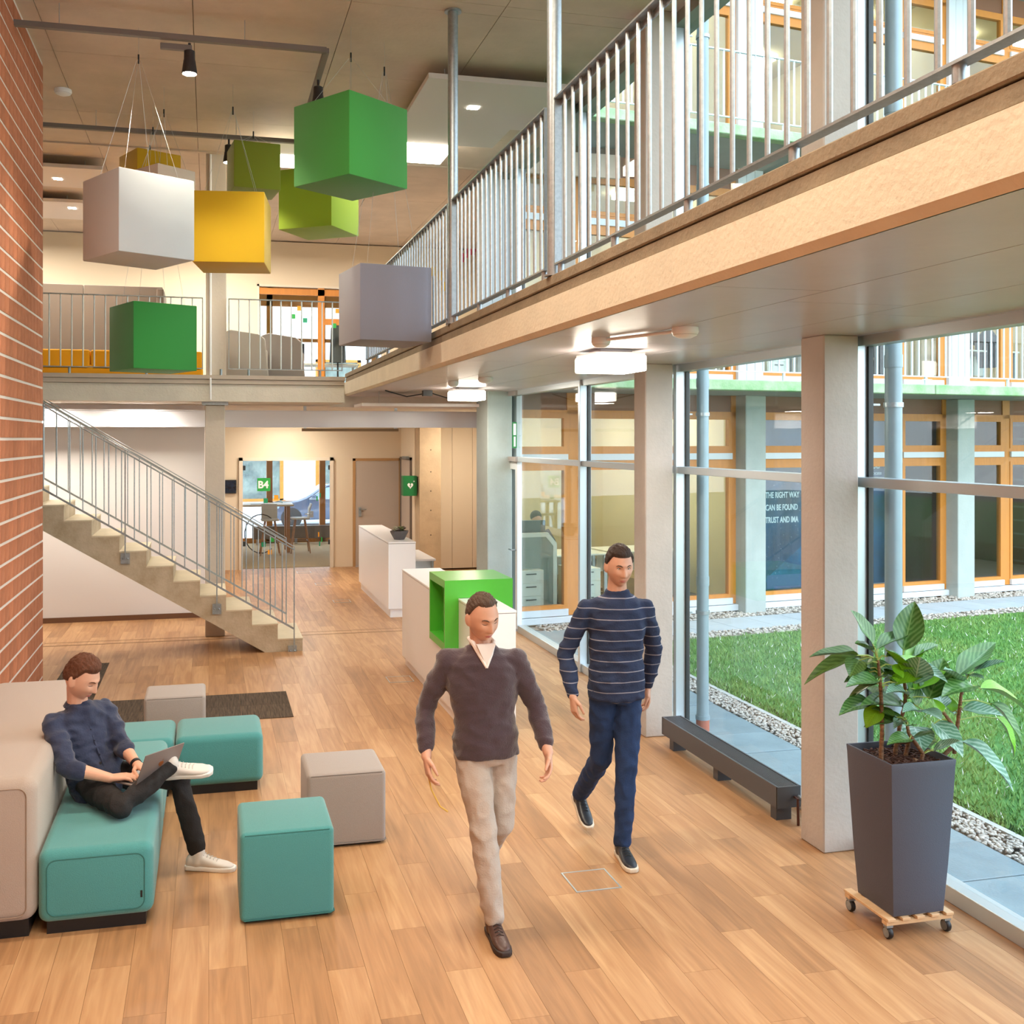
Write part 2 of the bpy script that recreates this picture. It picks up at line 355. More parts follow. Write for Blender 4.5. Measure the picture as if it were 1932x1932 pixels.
# ---- columns
def column(x0, y0, x1, y1, z0, z1, lab, m=CONC, n='concrete_column'):
    t = tag(MB().box(x0, y0, z0, x1, y1, z1).obj(n, m, bevel=.008, seg=1), lab, 'column'); return t
c1 = column(3.55, 8.03, 3.80, 8.27, 0, 3.13, 'square concrete column behind the walking men beside the glass wall')
c2 = column(3.60, 5.53, 3.84, 5.78, 0, 3.13, 'square concrete column between floor radiator and planter')
column(3.62, 3.03, 3.84, 3.27, 0, 3.13, 'square concrete column beyond the planter')
column(3.55, 8.03, 3.80, 8.27, 3.34, 6.1, 'concrete column upstairs behind the gallery railing, farther one')
column(3.60, 5.53, 3.84, 5.78, 3.34, 6.1, 'concrete column upstairs behind the gallery railing, nearer one')
column(3.62, 3.03, 3.84, 3.27, 3.34, 6.1, 'concrete column upstairs at the near end of the gallery')
column(3.55, 10.40, 3.80, 10.64, 3.34, 6.1, 'concrete column upstairs at the far end of the gallery')
cr_ = column(-.045, 13.42, .20, 13.66, 0, 2.93, 'pale concrete column beside the stairs carrying the rear gallery', mat('concrete_pale', 'cfc4b8', .7, var=.1, vscale=2, bump=.2, bscale=30))
MB().box(-.085, 13.38, 2.93, .24, 13.68, 2.97).obj('capital_plate', GALV, cr_)
cu = column(-.035, 13.38, .215, 13.62, 3.3, 6.1, 'pale concrete column on the rear gallery', MATS['concrete_pale'])
MB().tube([(.02,13.36,3.02),(.02,13.36,6.08)], .016, 8).obj('conduit', WHITE, cu); MB().tube([(.02,13.36,3.3),(.02,13.27,3.25),(.02,13.27,2.99)], .012, 8).obj('conduit', WHITE, cu)
def pole(y, lab):
    t = thing('steel_pole', lab, 'pole', (1.995, y, 3.465), group='steel poles along the gallery')
    MB().tube([(0,0,0),(0,0,2.63)], .043, 20, cap=False).obj('shaft', GALV, t); MB().lathe([(.072,2.62),(.072,2.634),(.044,2.634)], 20).obj('flange', GALV, t); MB().lathe([(.06,0),(.06,.008),(.044,.008)], 20).obj('foot_plate', GALV, t)
pole(8.45, 'galvanised steel pole at the gallery edge, the farther whole one'); pole(5.83, 'galvanised steel pole at the gallery edge, the nearer thick one')

# ---- glass wall: frames, transoms, panes
FR = ALU
MY = [14.36, 12.80, 10.44, 8.10, 5.60, 3.15, .75, -1.7, -4.9]
XI, XO = 3.86, 3.99
def gwin(n, ya, yb, z0, z1, tz, door=False):
    w = struct(bpy.data.objects.new('window_%d' % n, None)); C.objects.link(w)
    y0, y1 = min(ya, yb), max(ya, yb)
    MB().box(XI, y0, z0, XO, y0+.055, z1).obj('mullion', FR, w, bevel=.003, seg=1)
    MB().box(XO-.045, y0+.055, z0, XO-.012, y0+.075, z1).box(XO-.045, y0-.02, z0, XO-.012, y0, z1).obj('gasket', ALU_D, w)
    MB().box(XI+.02, y0+.055, z0, XO, y1, z0+.09).obj('sill_rail', FR, w, bevel=.003, seg=1)
    if tz: MB().box(XI+.02, y0+.055, tz, XO, y1, tz+.06).obj('transom', FR, w, bevel=.003, seg=1)
    MB().box(XI+.02, y0+.055, z1-.06, XO, y1, z1).obj('head_rail', FR, w)
    MB().box(3.945, y0+.055, z0+.09, 3.955, y1, tz or z0+1.0).obj('pane', GLASS, w); MB().box(3.945, y0+.055, tz+.06 if tz else z0+1.0, 3.955, y1, z1-.06).obj('pane', GLASS, w)
    return w
k = 1
for a in range(1, len(MY)-1):
    gwin(k, MY[a], MY[a+1], 0, 3.13, 2.205); k += 1
    gwin(k, MY[a], MY[a+1], 3.34, 6.1, None); k += 1
gwin(k, MY[0]-.05, MY[1], 3.34, 6.1, None)
struct(MB().box(3.84, -5, 3.13, 4.02, 14.6, 3.34).obj('trim_6', ALU)); struct(MB().box(3.84, -5, 6.0, 4.05, 14.6, 6.5).obj('trim_7', mat('header', '8f9690', .6)))
# glazed door at the far end of the glass wall
d = struct(bpy.data.objects.new('door_1', None)); C.objects.link(d)
MB().box(XI, 12.80+1.46, 0, XO, 14.36, 3.13).box(XI+.01, 12.86, 2.205, XO, 14.30, 2.265).box(XI+.01, 12.86, 3.07, XO, 14.3, 3.13).box(XI+.01,12.86,0,XO,14.3,.03).obj('door_frame', mat('grey_frame', 'a39d9a', .45), d)
MB().box(3.90, 12.88, .03, 3.96, 12.97, 2.20).box(3.90, 14.16, .03, 3.96, 14.25, 2.20).box(3.90, 12.97, 2.10, 3.96, 14.16, 2.20).box(3.90, 12.97, .03, 3.96, 14.16, .14).obj('door_leaf', mat('white_frame', 'd9dfe2', .4), d)
MB().box(3.925, 12.97, .14, 3.935, 14.16, 2.10).obj('pane', GLASS, d); MB().box(3.935, 12.86, 2.265, 3.945, 14.3, 3.07).obj('pane', GLASS, d)
MB().tube([(3.90,12.93,1.05),(3.84,12.93,1.05),(3.84,13.06,1.05)], .009, 8).obj('handle', GALV, d)
MB().box(3.82, 13.3, 2.12, 3.90, 13.75, 2.19).obj('door_closer', GALV, d)
# green exit sign hanging edge-on in the door light
es_ = thing('exit_sign', 'slim green and white exit sign above the glazed door', 'sign', (3.90, 13.0, 2.55))
MB().box(-.03,-.006,-.17,.03,.006,.17).obj('panel', mat('sign_green', '1d7a3c', .5), es_); MB().box(-.018,-.008,.0,.018,-.006,.15).box(-.012,-.008,-.15,.012,-.006,-.02).obj('pictogram', WHITE, es_)
# ---- interior doors
d2 = struct(bpy.data.objects.new('door_2', None)); C.objects.link(d2)
MB().box(2.74,20.11,0,2.79,20.16,2.12).box(3.65,20.11,0,3.70,20.16,2.12).box(2.74,20.11,2.07,3.70,20.16,2.12).obj('door_frame', mat('door_frame_tan', 'b08a5c', .5), d2)
MB().box(2.79,20.12,.01,3.65,20.16,2.07).obj('door_leaf', mat('door_grey', 'b5aa9f', .5), d2)
MB().box(2.85,20.09,.98,2.90,20.12,1.16).obj('backplate', GALV, d2); MB().tube([(2.875,20.1,1.12),(2.875,20.06,1.12),(3.0,20.06,1.12)], .01, 8).obj('handle', GALV, d2)
d3 = struct(bpy.data.objects.new('door_3', None)); C.objects.link(d3)
MB().box(3.66,19.0,0,3.70,19.05,2.15).box(3.66,20.0,0,3.70,20.06,2.15).box(3.66,19.0,2.1,3.70,20.06,2.15).obj('door_frame', mat('dark_frame', '6b625a', .5), d3)
MB().box(3.68,19.05,0.01,3.71,20.0,2.10).obj('door_leaf', MATS['door_grey'], d3); MB().box(3.60,19.1,2.12,3.66,19.5,2.17).obj('door_closer', GALV, d3)
d4 = struct(bpy.data.objects.new('door_4', None)); C.objects.link(d4)
WF = mat('cream_frame', 'd8cdbb', .5)
MB().box(.56,20.10,0,.63,20.17,2.14).box(2.29,20.10,0,2.36,20.17,2.14).box(.56,20.10,2.08,2.36,20.17,2.14).obj('door_frame', WF, d4)
MB().box(.65,20.13,.01,1.98,20.14,2.07).box(1.99,20.13,.01,2.28,20.14,2.07).obj('pane', GLASS, d4)
MB().tube([(1.93,20.12,1.05),(1.93,20.06,1.05),(1.80,20.06,1.05)], .01, 8).obj('handle', GALV, d4); MB().box(1.90,20.11,.98,1.97,20.16,1.10).obj('lock_case', GALV, d4)
for z in (.45, 1.9): MB().box(2.26,20.11,z,2.30,20.16,z+.09).obj('hinge', ALU_D, d4); MB().box(.63,20.11,z,.68,20.16,z+.09).obj('hinge', ALU_D, d4)
GRN = mat('sticker_green', '1f9a3f', .5); TEAL = mat('sticker_teal', '118a63', .5); ORG = mat('sticker_orange', 'e09a1c', .5)
for (x, z, m) in ((1.02,1.27,TEAL),(1.22,1.33,ORG),(1.14,.52,GRN),(.98,.43,TEAL),(1.1,.28,ORG),(2.03,1.3,GRN),(2.09,1.36,TEAL),(2.08,.42,TEAL),(2.12,.5,GRN),(2.06,.6,ORG)):
    w = .08 if x < 1.9 else .025; MB().box(x,20.124,z,x+w,20.128,z+.09).obj('sticker', m, d4)
sg = thing('sign_b4', 'green square sign reading B4 in white on the glass door', 'sign', (.90, 20.105, 1.50))
MB().box(0,0,0,.25,.008,.25).obj('panel', GRN, sg); text('B4', .19, WHITE, sg, (.012,-.001,.06), (PI/2,0,0), bold=.006)
# ================================================================ COURTYARD
GZ = -.05
GRASSB = mat('lawn_soil', '44752f', .95, var=.35, vscale=4, bump=.5, bscale=40, var2='3d6a2a')
GRASS = mat('grass_blade', '528d3c', .7, var=.4, vscale=1.2, var2='7c9c50', coord='Object')
PAVE = mat('paving_slab', '7f939b', .55, var=.25, vscale=3, bump=.3, bscale=60, rnd=.07)
PAVEL = mat('path_slab', 'a9b4ba', .7, var=.15, vscale=3, bump=.2, bscale=60, rnd=.04)
PEB = mat('pebble', 'd8d3c8', .7, var=.55, vscale=30, var2='6f6a66', coord='Object')
KERB = mat('kerb_stone', 'b5b9b6', .8, var=.15, vscale=4)
struct(MB().box(4.0, -12, -.5, 40, 14.4, GZ-.05).obj('ground', mat('earth', '5b5346', .95)))
FA = .1325; FP = Vector((4.0, 13.46)); FU = Vector((math.cos(FA), math.sin(FA))); FV = Vector((-math.sin(FA), math.cos(FA)))
def fw(u, v): p = FP+FU*u+FV*v; return (p.x, p.y)
# lawn: soil body, blades as stuff
lawn = struct(MB().prism([(5.05,-12),(36,-12),fw(33,-1.64),fw(1.0,-1.64)], GZ-.06, GZ, 'z').obj('lawn_ground', GRASSB))
def blades(name, n, seed, m, parent=None):
    rg = np.random.default_rng(seed); x = 5.05+rg.random(n*2)**1.25*15; y = rg.random(n*2)*12.8+1.2
    vv = (x-FP.x)*FV.x+(y-FP.y)*FV.y; ok = vv < -1.66; x = x[ok][:n]; y = y[ok][:n]; n = len(x)
    h = .022+rg.random(n)*.035; a = rg.random(n)*6.283; w = .004+rg.random(n)*.004; lx = rg.normal(0,.022,n); ly = rg.normal(0,.022,n)
    co = np.zeros((n,3,3)); co[:,0,0] = x-np.cos(a)*w; co[:,0,1] = y-np.sin(a)*w; co[:,1,0] = x+np.cos(a)*w; co[:,1,1] = y+np.sin(a)*w; co[:,2,0] = x+lx; co[:,2,1] = y+ly
    co[:,:2,2] = GZ-.002; co[:,2,2] = GZ+h
    me = bpy.data.meshes.new(name); me.vertices.add(n*3); me.vertices.foreach_set('co', co.reshape(-1)); me.loops.add(n*3); me.loops.foreach_set('vertex_index', np.arange(n*3, dtype=np.int32))
    me.polygons.add(n); me.polygons.foreach_set('loop_start', np.arange(0, n*3, 3, dtype=np.int32)); me.polygons.foreach_set('loop_total', np.full(n, 3, dtype=np.int32)); me.update(); me.validate()
    me.materials.append(m); o = bpy.data.objects.new(name, me); C.objects.link(o); return o
g1 = blades('grass', 170000, 3, GRASS); tag(g1, 'short bright green lawn grass in the courtyard', 'grass', kind='stuff')
g2 = blades('fallen_leaves', 5000, 9, mat('pale_leaf', 'e2e8e6', .7)); g2.data.transform(Matrix.Scale(1, 4)); tag(g2, 'pale leaf litter speckled over the courtyard lawn', 'leaves', kind='stuff')
# near path of dark slabs beside the glass wall
pv = struct(MB().box(4.02, -4, -.2, 4.74, 13.2, GZ-.012).obj('path', mat('sand_bed', '4e4b45', .95)))
y = 0.6; q = 0
while y < 13.1:
    MB().box(4.03, y+.004, GZ-.03, 4.735, y+.496, GZ+.003*math.sin(q*2.3)).obj('paving_slab', PAVE, pv, bevel=.004, seg=1); y += .5; q += 1
struct(MB().box(5.0, -4, -.2, 5.05, 12.3, GZ+.012).obj('kerb', KERB))
fp = struct(MB().prism([fw(1.0,-1.27),fw(30,-1.27),fw(30,-.48),fw(1.0,-.48)], -.2, GZ-.012, 'z').obj('path_far', MATS['sand_bed']))
for i in range(30):
    for jv in (-1.265, -.875): MB().prism([fw(1.0+i*.6+.004, jv),fw(1.6+i*.6-.004, jv),fw(1.6+i*.6-.004, jv+.386),fw(1.0+i*.6+.004, jv+.386)], GZ-.03, GZ, 'z').obj('paving_slab', PAVEL, fp)
def pebbles(name, lab, pts, s):
    rg = np.random.default_rng(5); base = bmesh.new(); bmesh.ops.create_icosphere(base, subdivisions=1, radius=1)
    V = np.array([v.co for v in base.verts]); F = np.array([[v.index for v in f.verts] for f in base.faces]); base.free()
    n = len(pts); P = np.array(pts); a = rg.random(n)*6.28; sc = s*(.6+rg.random((n,3))*.8)*np.array([1,1,.65]); X = V[None]*sc[:,None]
    R = np.stack([X[...,0]*np.cos(a)[:,None]-X[...,1]*np.sin(a)[:,None], X[...,0]*np.sin(a)[:,None]+X[...,1]*np.cos(a)[:,None], X[...,2]], -1)+P[:,None]
    nv = len(V); Fa = (F[None]+(np.arange(n)*nv)[:,None,None]).reshape(-1,3)
    me = bpy.data.meshes.new(name); me.vertices.add(n*nv); me.vertices.foreach_set('co', R.reshape(-1)); k = len(Fa); me.loops.add(k*3); me.loops.foreach_set('vertex_index', Fa.reshape(-1).astype(np.int32))
    me.polygons.add(k); me.polygons.foreach_set('loop_start', np.arange(0,k*3,3,dtype=np.int32)); me.polygons.foreach_set('loop_total', np.full(k,3,dtype=np.int32)); me.update(); me.validate()
    me.materials.append(PEB); o = bpy.data.objects.new(name, me); C.objects.link(o); tag(o, lab, 'pebbles', kind='stuff')
R_ = random.Random(3)
pebbles('pebbles', 'white and grey pebble strip between dark paving and lawn', [(4.74+R_.random()*.26, .8+R_.random()*12, GZ-.005+R_.random()*.012) for _ in range(5200)], .016)
pebbles('pebbles', 'pebble strips along the pale path at the far facade', [(*fw(.3+R_.random()**1.0*18, (-.46+R_.random()*.44) if R_.random() < .55 else (-1.62+R_.random()*.34)), GZ-.008+R_.random()*.012) for _ in range(5200)], .024)
struct(MB().prism([fw(0,-1.66),fw(30,-1.66),fw(30,0.2),fw(0,.2)], -.3, GZ-.02, 'z').obj('gravel_bed', mat('gravel_bed', 'a8a296', .95, var=.4, vscale=30)))
# downpipes
PIPE = mat('grey_downpipe', '8fa3ac', .45, .3, var=.12, vscale=6); TERR = mat('terracotta_pipe', 'a8604a', .7)
def downpipe(x, y, zs, lab):
    t = thing('downpipe', lab, 'drainpipe', (x, y, 0))
    MB().tube([(0,0,.06),(0,0,9.5)], .052, 20).obj('pipe', PIPE, t); MB().tube([(0,0,-.06),(0,0,.06)], .058, 20).obj('shoe', TERR, t); MB().tube([(0,0,.05),(0,0,.085)], .062, 20).obj('collar', PIPE, t)
    for z in zs:
        MB().tube([(0,0,z),(0,0,z+.03)], .060, 18).bar((-.10,0,z+.015),(-.20,0,z+.015),.012).obj('clamp', GALV, t); MB().tube([(0,0,z+.25),(0,0,z+.33)], .056, 18).obj('joint', PIPE, t)
downpipe(4.20, 8.28, (.97, 2.70, 4.4, 6.0), 'grey downpipe with terracotta foot outside the middle glass bay')
downpipe(4.20, 5.69, (.95, 2.70, 4.3, 6.0), 'grey downpipe outside the glass behind the plant, the nearer one')

# ================================================================ OFFICE BUILDING ACROSS THE COURTYARD
MOSS = mat('mossy_concrete', 'aab79f', .9, var=.4, vscale=4, var2='6fa06a', bump=.5, bscale=30)
FCOL = mat('facade_concrete', 'aab5b2', .8, var=.2, vscale=2, bump=.2, bscale=30)
BROWN = mat('brown_panel', '7a5138', .6); CLAD = mat('white_cladding', 'c6cfd5', .5)
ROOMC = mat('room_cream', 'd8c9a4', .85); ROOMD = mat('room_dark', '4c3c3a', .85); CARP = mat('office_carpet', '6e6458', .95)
FGL = glassmat('office_glass', (.86,.92,.93))
ob = thing('office_building', 'three storey office block with ochre window frames across the courtyard', 'building', (4.0, 13.46, 0), FA)
LB = emat('lit_panel', (1,.93,.78), 9)
COLS = [-.44, 3.66, 7.76, 11.86, 15.96, 20.06]; POST = [(.84,1.02),(6.66,6.82),(8.98,9.14),(13.08,13.24),(17.2,17.36)]
LEV = [0, 3.3, 6.7]; HT = [3.14, 3.1, 3.1]
for L_, z0 in enumerate(LEV):
    # slab / walkway above, underside
    zt = [3.14, 6.50, 9.9][L_]
    s_ = MB()
    s_.box(-.3, -1.30, zt, 30, .3, zt+.14).obj('floor_slab', mat('slab_underside', '8d9494', .8, var=.15, vscale=3), ob)
    x = -.3
    while x < 24:
        MB().box(x+.006, -1.47, zt, x+2.1-.006, -1.30, zt+.14).obj('edge_block', MOSS, ob, bevel=.01, seg=1); x += 2.1
    rz = z0
    # rooms
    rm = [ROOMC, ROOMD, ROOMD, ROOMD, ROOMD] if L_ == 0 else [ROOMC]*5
    for i in range(5):
        a, b = COLS[i]+.21, COLS[i+1]+.21; m = rm[i]
        pg = [(.12,.2),(b,.2),(b,5.3),(2.02,5.3),(.2,1.1)] if i == 0 else [(a,.2),(b,.2),(b,5.3),(a,5.3)]
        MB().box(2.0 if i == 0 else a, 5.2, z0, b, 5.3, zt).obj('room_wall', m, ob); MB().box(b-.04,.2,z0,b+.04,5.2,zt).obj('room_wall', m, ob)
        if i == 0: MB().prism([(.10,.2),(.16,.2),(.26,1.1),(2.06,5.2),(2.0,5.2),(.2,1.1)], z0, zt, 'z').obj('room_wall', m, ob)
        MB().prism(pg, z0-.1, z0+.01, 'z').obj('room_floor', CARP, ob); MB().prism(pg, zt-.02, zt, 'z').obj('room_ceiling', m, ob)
        if L_ or i == 0:
            for (lu, lv) in ((a+1.5, 1.6),(a+3.2, 1.6),(a+2.9, 3.8)): MB().box(lu-.35, lv-.3, zt-.12, lu+.35, lv+.3, zt-.05).obj('ceiling_light', LB, ob)
        elif i == 2: MB().box(a+2.6, 2.4, zt-.12, a+3.2, 2.9, zt-.05).obj('ceiling_light', LB, ob)
    for i, cu_ in enumerate(COLS[:-1]):
        nm = ob
        if L_ == 0: MB().box(cu_-.02, -.24, -.1, cu_+.34, .15, 3.14).obj('column', FCOL, ob, bevel=.01, seg=1)
        else:
            for q in range(3): MB().box(cu_-.02+q*.15, -.06, z0, cu_+.125+q*.15, .12, zt).obj('cladding_panel', CLAD, ob)
    for i in range(5):
        a, b = COLS[i]+.20, COLS[i+1]; ps = POST[i]
        # frame members
        zh = z0+2.84
        fr = MB().box(a, 0, z0+.06, a+.1, .09, zt).box(b-.1, 0, z0+.06, b, .09, zt).box(ps[0], 0, z0+.06, ps[1], .09, zt)
        fr.box(a, 0, zh, b, .09, zh+.06); fr.obj('window_frame', OCHRE, ob)
        MB().box(a, .02, zh+.06, b, .06, zt).obj('head_panel', BROWN, ob)
        MB().box(a, -.06, z0-.04, b, .06, z0+.05).obj('sill', CLAD, ob, bevel=.006, seg=1)
        for (x0, x1) in ((a+.1, ps[0]), (ps[1], b-.1)):
            w = MB()
            for (za, zb) in ((z0+.15, z0+2.12), (z0+2.34, z0+2.84)):
                t_ = .055; w.box(x0, -.01, za, x1, .07, za+t_).box(x0, -.01, zb-t_, x1, .07, zb).box(x0, -.01, za+t_, x0+t_, .07, zb-t_).box(x1-t_, -.01, za+t_, x1, .07, zb-t_)
            wo = w.obj('casement', OCHRE, ob)
            MB().box(x0, -.04, z0+.06, x1, .02, z0+.15).box(x0, -.035, z0+2.20, x1, .02, z0+2.29).obj('weather_bar', CLAD, wo)
            MB().box(x0, 0, z0+2.12, x1, .06, z0+2.20).box(x0, 0, z0+2.29, x1, .06, z0+2.34).obj('transom', OCHRE, wo)
            MB().box(x0+t_, .03, z0+.2, x1-t_, .036, z0+2.07).obj('pane', FGL, wo); MB().box(x0+t_, .03, z0+2.39, x1-t_, .036, z0+2.79).obj('pane', FGL, wo)
    if L_:
        zb = [0, 3.28, 6.64][L_]
        RW = mat('white_railing', 'cfdde4', .5)
        for i in range(4):
            a, b = COLS[i]+.36, COLS[i+1]+.06
            rl = MB().bar((a,-1.36,zb+1.0),(b,-1.36,zb+1.0),.04,.015).bar((a,-1.36,zb+.12),(b,-1.36,zb+.12),.03,.015); 
            for u in (a+.3, (a+b)/2, b-.3): rl.bar((u,-1.36,zb),(u,-1.36,zb+.12),.03)
            ro = rl.obj('railing', RW, ob)
            n = int((b-a)/.125); bm3 = MB()
            for k_ in range(n+1): bm3.bar((a+(b-a)*k_/n,-1.36,zb+.12),(a+(b-a)*k_/n,-1.36,zb+1.0),.018)
            stuff(bm3.obj('baluster', RW, ro))
        MB().bar((-.3,-1.36,zb+.12),(20,-1.36,zb+.12),.014).obj('railing', RW, ob)
MB().box(.3, -1.5, 10.0, 30, 6, 10.4).obj('roof', FCOL, ob); MB().box(-.02, -.2, -.1, .06, 1.0, 10).obj('side_wall', CLAD, ob)
MB().box(20.5, -.2, -.1, 30, .2, 10).obj('facade_panel', CLAD, ob)
# poster with white lettering filling the ground floor window
ps = thing('window_poster', 'dark starry blue poster with white motivational lettering in the office window', 'poster', (*fw(4.22,.16), 0), FA)
PO = mat('poster_night', '1d2238', .5, var=.8, vscale=1.3, var2='20557f', coord='Object')
MB().box(-.1,0,.2,2.40,.02,2.85).obj('sheet', PO, ps)
TW = mat('poster_white', 'dfe3ea', .6)
for i, l in enumerate(('THE RIGHT WAY', 'CAN BE FOUND', 'TRUST AND IMA')): text(l, .125, TW, ps, (.075,-.004,1.60-i*.19), (PI/2,0,0), bold=.003).scale = (.66,1,1)
text('te', .20, TW, ps, (2.13,-.005,2.03), (PI/2,0,0), bold=.004)
text('locate', .08, TW, ps, (2.13,-.005,1.93), (PI/2,0,0))
# star specks
st = MB(); rr = random.Random(4)
for _ in range(240): x, z = rr.random()*2.1, .3+rr.random()*2.4; r = .003+rr.random()*.004; st.box(x,-.003,z,x+r,0,z+r)
stuff(st.obj('star_specks', TW, ps))
sw = MB(); sw.prism([(0.02,.32),(.9,.95),(1.6,1.35),(1.9,1.3),(1.2,.8),(.6,.35)], -.002, 0, 'y'); sw.obj('print', mat('poster_blue', '246a92', .6, var=.6, vscale=3, var2='173a60'), ps)
MB().box(.1,-.0025,.22,2.0,0,.42).obj('print', mat('poster_slate', '4d5a86', .6), ps)

# things inside the lit offices
DESKW = mat('desk_cream', 'e6e2d0', .5); SCR = mat('screen_dark', '23262b', .3); CHAIRD = mat('chair_dark', '2a2226', .8)
def place(u, v, z): p = fw(u, v); return (p[0], p[1], z)
def desk(u, v, z, lab, w=1.6, rz=0):
    t = thing('office_desk', lab, 'desk', place(u,v,z), FA+rz); MB().box(-w/2,-.4,.71,w/2,.4,.74).obj('desktop', DESKW, t, bevel=.008, seg=1)
    for sx in (-1,1): MB().bar((sx*(w/2-.06),-.34,0),(sx*(w/2-.06),-.34,.71),.05).bar((sx*(w/2-.06),.34,0),(sx*(w/2-.06),.34,.71),.05).bar((sx*(w/2-.06),-.34,.04),(sx*(w/2-.06),.34,.04),.05).obj('leg_frame', ALU, t)
    MB().box(-w/2+.1,.30,.35,w/2-.1,.32,.7).obj('modesty_panel', DESKW, t)
def monitor(u, v, z, lab, rz=0):
    t = thing('monitor', lab, 'monitor', place(u,v,z), FA+rz); MB().box(-.28,-.015,.14,.28,.015,.48).obj('screen', SCR, t, bevel=.006, seg=1); MB().bar((0,.02,.0),(0,.02,.25),.04).box(-.12,-.08,0,.12,.1,.012).obj('stand', SCR, t)
def ped(u, v, z, lab, rz=0, m=None):
    t = thing('drawer_cabinet', lab, 'cabinet', place(u,v,z), FA+rz); MB().box(-.21,-.28,.03,.21,.28,.6).obj('body', m or DESKW, t, bevel=.006, seg=1)
    for k_ in range(3): dr = MB().box(-.2,-.295,.05+k_*.185,.2,-.28,.225+k_*.185).obj('drawer', m or DESKW, t); MB().box(-.08,-.31,.17+k_*.185,.08,-.295,.185+k_*.185).obj('handle', SCR, dr)
def ochair(u, v, z, lab, rz=0, m=None):
    t = thing('office_chair', lab, 'chair', place(u,v,z), FA+rz); m = m or CHAIRD
    MB().box(-.24,-.24,.44,.24,.24,.52).obj('seat', m, t, bevel=.03); MB().box(-.22,.2,.6,.22,.27,1.15).obj('backrest', m, t, bevel=.03)
    MB().tube([(0,0,.06),(0,0,.44)], .03, 10).bar((0,.18,.48),(0,.25,.7),.05).obj('column', BLACK, t)
    b_ = MB()
    for k_ in range(5): a_ = k_*1.2566; b_.bar((0,0,.09),(.3*math.cos(a_),.3*math.sin(a_),.05),.035).ball((.3*math.cos(a_),.3*math.sin(a_),.028),.028,8,6)
    b_.obj('base', BLACK, t)
desk(1.35, 1.6, 0, 'cream desk in the lit ground floor office behind the walking man', 1.7); desk(2.9, 1.7, 0, 'cream desk beside the grey column in the ground floor office', 1.2)
monitor(.75, 1.75, .74, 'black monitor standing on the cream desk in ground floor office', .5); monitor(1.15, 1.95, .74, 'second black monitor on the cream desk in ground floor office', -.2)
ped(.62, 1.0, 0, 'cream drawer cabinet below the desk in the ground floor office'); ped(1.5, .9, 0, 'pale tall side cabinet under the desk beside the ochre post')
ochair(2.35, 2.3, 0, 'dark brown office chair behind the desk seen above the walking man', .4)
t = thing('desk_return', 'rounded grey upholstered desk screen in ground floor office', 'partition', place(.45,.9,0), FA); MB().prism([(0,0),(.62,0),(.62,.92),(.5,1.06),(0,1.06)], 0, .05, 'y').obj('panel', mat('grey_screen', '8d9388', .9), t); MB().prism([(.62,0),(.68,0),(.68,.96),(.54,1.12),(0,1.12),(0,1.06),(.5,1.06),(.62,.92)], -.005, .055, 'y').obj('edge_trim', DESKW, t)
t = thing('spray_bottle', 'small blue bottle standing on the office desk', 'bottle', place(1.62,1.5,.74), FA); MB().lathe([(.035,0),(.035,.14),(.012,.2),(.012,.24)],12).obj('body', mat('bottle_blue', '2f9cc4', .3), t); MB().lathe([(.014,.24),(.014,.27)],10).obj('cap', WHITE, t)
t = thing('paper_stack', 'untidy white papers lying on the cream office desk', 'paper', place(1.0,1.35,.742), FA)
for k_ in range(5): MB().box(-.15,-.1,k_*.006,.15,.1,k_*.006+.004).obj('sheet', WHITE, t).rotation_euler = (0,0,k_*.5)
t = thing('office_person', 'person with dark hair bent behind the monitors in ground floor office', 'person', place(1.75,2.9,0), FA)
MB().ball((0,0,1.16),(.085,.1,.115)).obj('head', mat('skin_far', 'b98a72', .6), t); MB().ball((0,.02,1.2),(.095,.11,.1)).obj('hair', mat('hair_dark', '2b211c', .8), t); MB().tube([(0,.02,.5),(0,.02,.85),(0,.01,1.0),(0,0,1.1)],[.15,.19,.14,.05],14).tube([(-.18,0,.95),(-.25,-.12,.78),(-.12,-.32,.76)],[.06,.05,.035],10).tube([(.18,0,.95),(.25,-.12,.78),(.12,-.32,.76)],[.06,.05,.035],10).obj('shirt', mat('shirt_far', '35445e', .8), t)
t = thing('tall_cabinet', 'white tall cupboard seen through the ochre office window behind the plant', 'cabinet', place(7.15,1.2,0), FA)
MB().box(-.32,-.2,0,.32,.3,2.05).obj('body', CLAD, t, bevel=.006, seg=1); MB().box(-.30,-.215,.06,.31,-.2,2.0).obj('door', CLAD, t)
t = thing('folding_ladder', 'light aluminium strip leaning in the dark office window', 'ladder', place(8.55,.6,0), FA); MB().bar((0,0,0),(-.22,.25,1.35),.05,.025).obj('rail', ALU, t); MB().bar((.12,0,0),(-.10,.25,1.35),.02).obj('rail', ALU, t)
# first floor
for (u, v, lab) in ((4.9,.9,'cream drawer cabinet upstairs seen between white balusters'),(8.95,1.1,'cream drawer cabinet upstairs on the right of the white cladding')): ped(u, v, 3.31, lab)
ochair(4.40,1.6,3.31,'dark office chair upstairs behind the railing left of the column',.8); ochair(7.2,1.1,3.31,'black office chair upstairs with coats, in the middle office window',-.4); ochair(9.3,2.05,3.31,'dark office chair upstairs beside the drawer cabinet',.3)
desk(5.4,1.5,3.31,'cream desk upstairs behind the railing left of the column',1.4); desk(9.4,1.1,3.31,'white desk upstairs at the right edge of the photo',1.6); desk(6.95,1.8,3.31,'cream desk upstairs in the middle office window',1.3); desk(2.2,2.2,3.31,'cream desk upstairs in the brightly lit far office',1.6)
monitor(9.6,1.2,4.05,'black monitor on the white desk upstairs',.3); monitor(2.2,2.3,4.05,'white backed monitor upstairs in the brightly lit far office')
